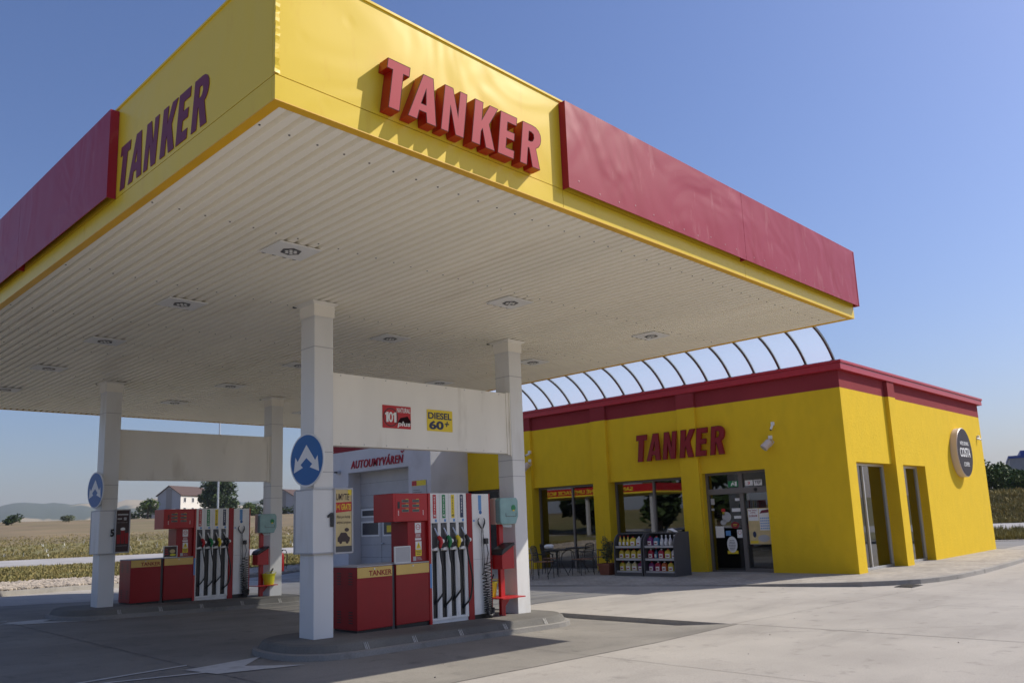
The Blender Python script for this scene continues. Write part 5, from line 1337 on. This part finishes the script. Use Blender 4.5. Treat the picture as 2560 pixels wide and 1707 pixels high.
MB().tube([(p.x,p.y,.3),(p.x,p.y,11)], [.075,.05], 8).build('pole', M_ALUL, mp_); MB().tube([(p.x,p.y,11),(p.x-.5,p.y+.5,11.4)], [.05,.04], 6).build('arm', M_ALUL, mp_); MB().box(p.x-1.0,p.x-.4,p.y+.4,p.y+.7,11.35,11.5).build('lamp_head', M_LGREY, mp_)
# right-hand side
k = 0
for az, D, zb, h, rad, lab in ((14.2,81,2.65,4.4,2.2,'dense dark green bush nearest the shop wall on the bank'),(13.3,84,2.65,3.4,2.0,'mid height green bush between its taller neighbours on the bank'),(12.4,80,2.65,2.6,1.9,'low broad bush in front of the dark building'),(11.4,82,2.65,2.9,2.1,'bush at the right edge of the picture in front of the dark building')):
    tree('shrub', lab, az, D, zb-.3, h, rad*1.1, M_LEAFD if k % 2 else M_LEAF, 2600, .16, 12, 'bushes on the bank', .1, 'bush'); k += 1
hl = thing('industrial_hall', 'dark grey flat roofed hall with blue edge behind the bushes', 'industrial building', pol(10.5, 130, 2.6)); p = pol(12.72, 130); F_ = frame((p.x, p.y, 0), (math.sin(R(14)), -math.cos(R(14)), 0))
MB().fbox(F_, 0, 30, 2, 7.55, -20, 0).build('wall', M_HALL, hl); MB().fbox(F_, -.1, 30.1, 7.55, 7.9, -20.1, .1).build('roof_edge', M_HBLU, hl); MB().fbox(F_, 1.4, 20, 7.9, 8.6, -14, -1).build('roof_plant', M_HBLU, hl)
# across the forecourt, behind the camera: what the shop windows mirror
wc = thing('wash_bay_canopy', 'red self service wash bay canopy with yellow edge across the forecourt', 'canopy', (-17, 48, 0))
MB().box(-22, -14, 36.5, 60, 3.62, 4.22).build('red_fascia', M_PUMPRB, wc); MB().box(-22.05, -13.95, 36.45, 60.05, 3.5, 3.62).build('yellow_edge', M_SYEL, wc)
for y in (37, 43.5, 50, 56.5): MB().box(-14.5,-14.25,y,y+.25,.0,3.45).build('post', M_LGREY, wc)
text('SAMOOBSLUŽNÉ UMÝVACIE BOXY', frame((-14,0,0),(0,1,0)), 38.6, 48.4, 3.72, 4.12, .01, .02, M_SYEL, wc, bold=.02)
for k, (x, y, h, r_) in enumerate(((-26,38,7,3.6),(-27,45,8,4.2),(-25,52,6.5,3.5),(-28,31,7.5,3.8))):
    D = math.hypot(x,y); tree('deciduous_tree', ['rounded','tall','short','broad'][k]+' leafy tree behind the red wash bay canopy', math.degrees(math.atan2(y,x)), D, .1, h, r_, M_LEAFD, 1300, .55, 10, 'trees behind the wash bays')
h2 = thing('warehouse', 'grey warehouse with blue stripe across the road', 'warehouse', (-35, 16, 0)); MB().box(-60,-32,-10,28,0,5).build('wall', M_HALL, h2); MB().box(-60.05,-31.95,-10.05,28.05,5,6.2).build('stripe', M_SBLU, h2); MB().box(-60,-32,-10,28,6.2,7.8).build('parapet', M_HALL, h2)
for k, (x, y) in enumerate(((-11,27),(-12,18))):
    t = thing('street_lamp', ['pale lamp post near the wash bays','pale lamp post near the warehouse'][k], 'street lamp', (x,y,0)); MB().tube([(x,y,-.1),(x,y,8)], [.11,.07], 8).build('pole', M_ALUL, t); MB().box(x-.2,x+.9,y-.1,y+.1,8,8.12).build('lamp_head', M_LGREY, t)
# ------------------------------------------------------------------ air
hz = bpy.data.materials.new('air'); hz.use_nodes = True; t_ = hz.node_tree; t_.nodes.clear()
o_ = t_.nodes.new('ShaderNodeOutputMaterial'); pv = t_.nodes.new('ShaderNodeVolumePrincipled')
pv.inputs['Color'].default_value = (.80, .88, 1.0, 1); pv.inputs['Density'].default_value = .00015; pv.inputs['Anisotropy'].default_value = 0.
t_.links.new(pv.outputs[0], o_.inputs['Volume'])
MB().box(-3600, 3600, -3600, 3600, -40, 128).build('haze', hz, kind='stuff')
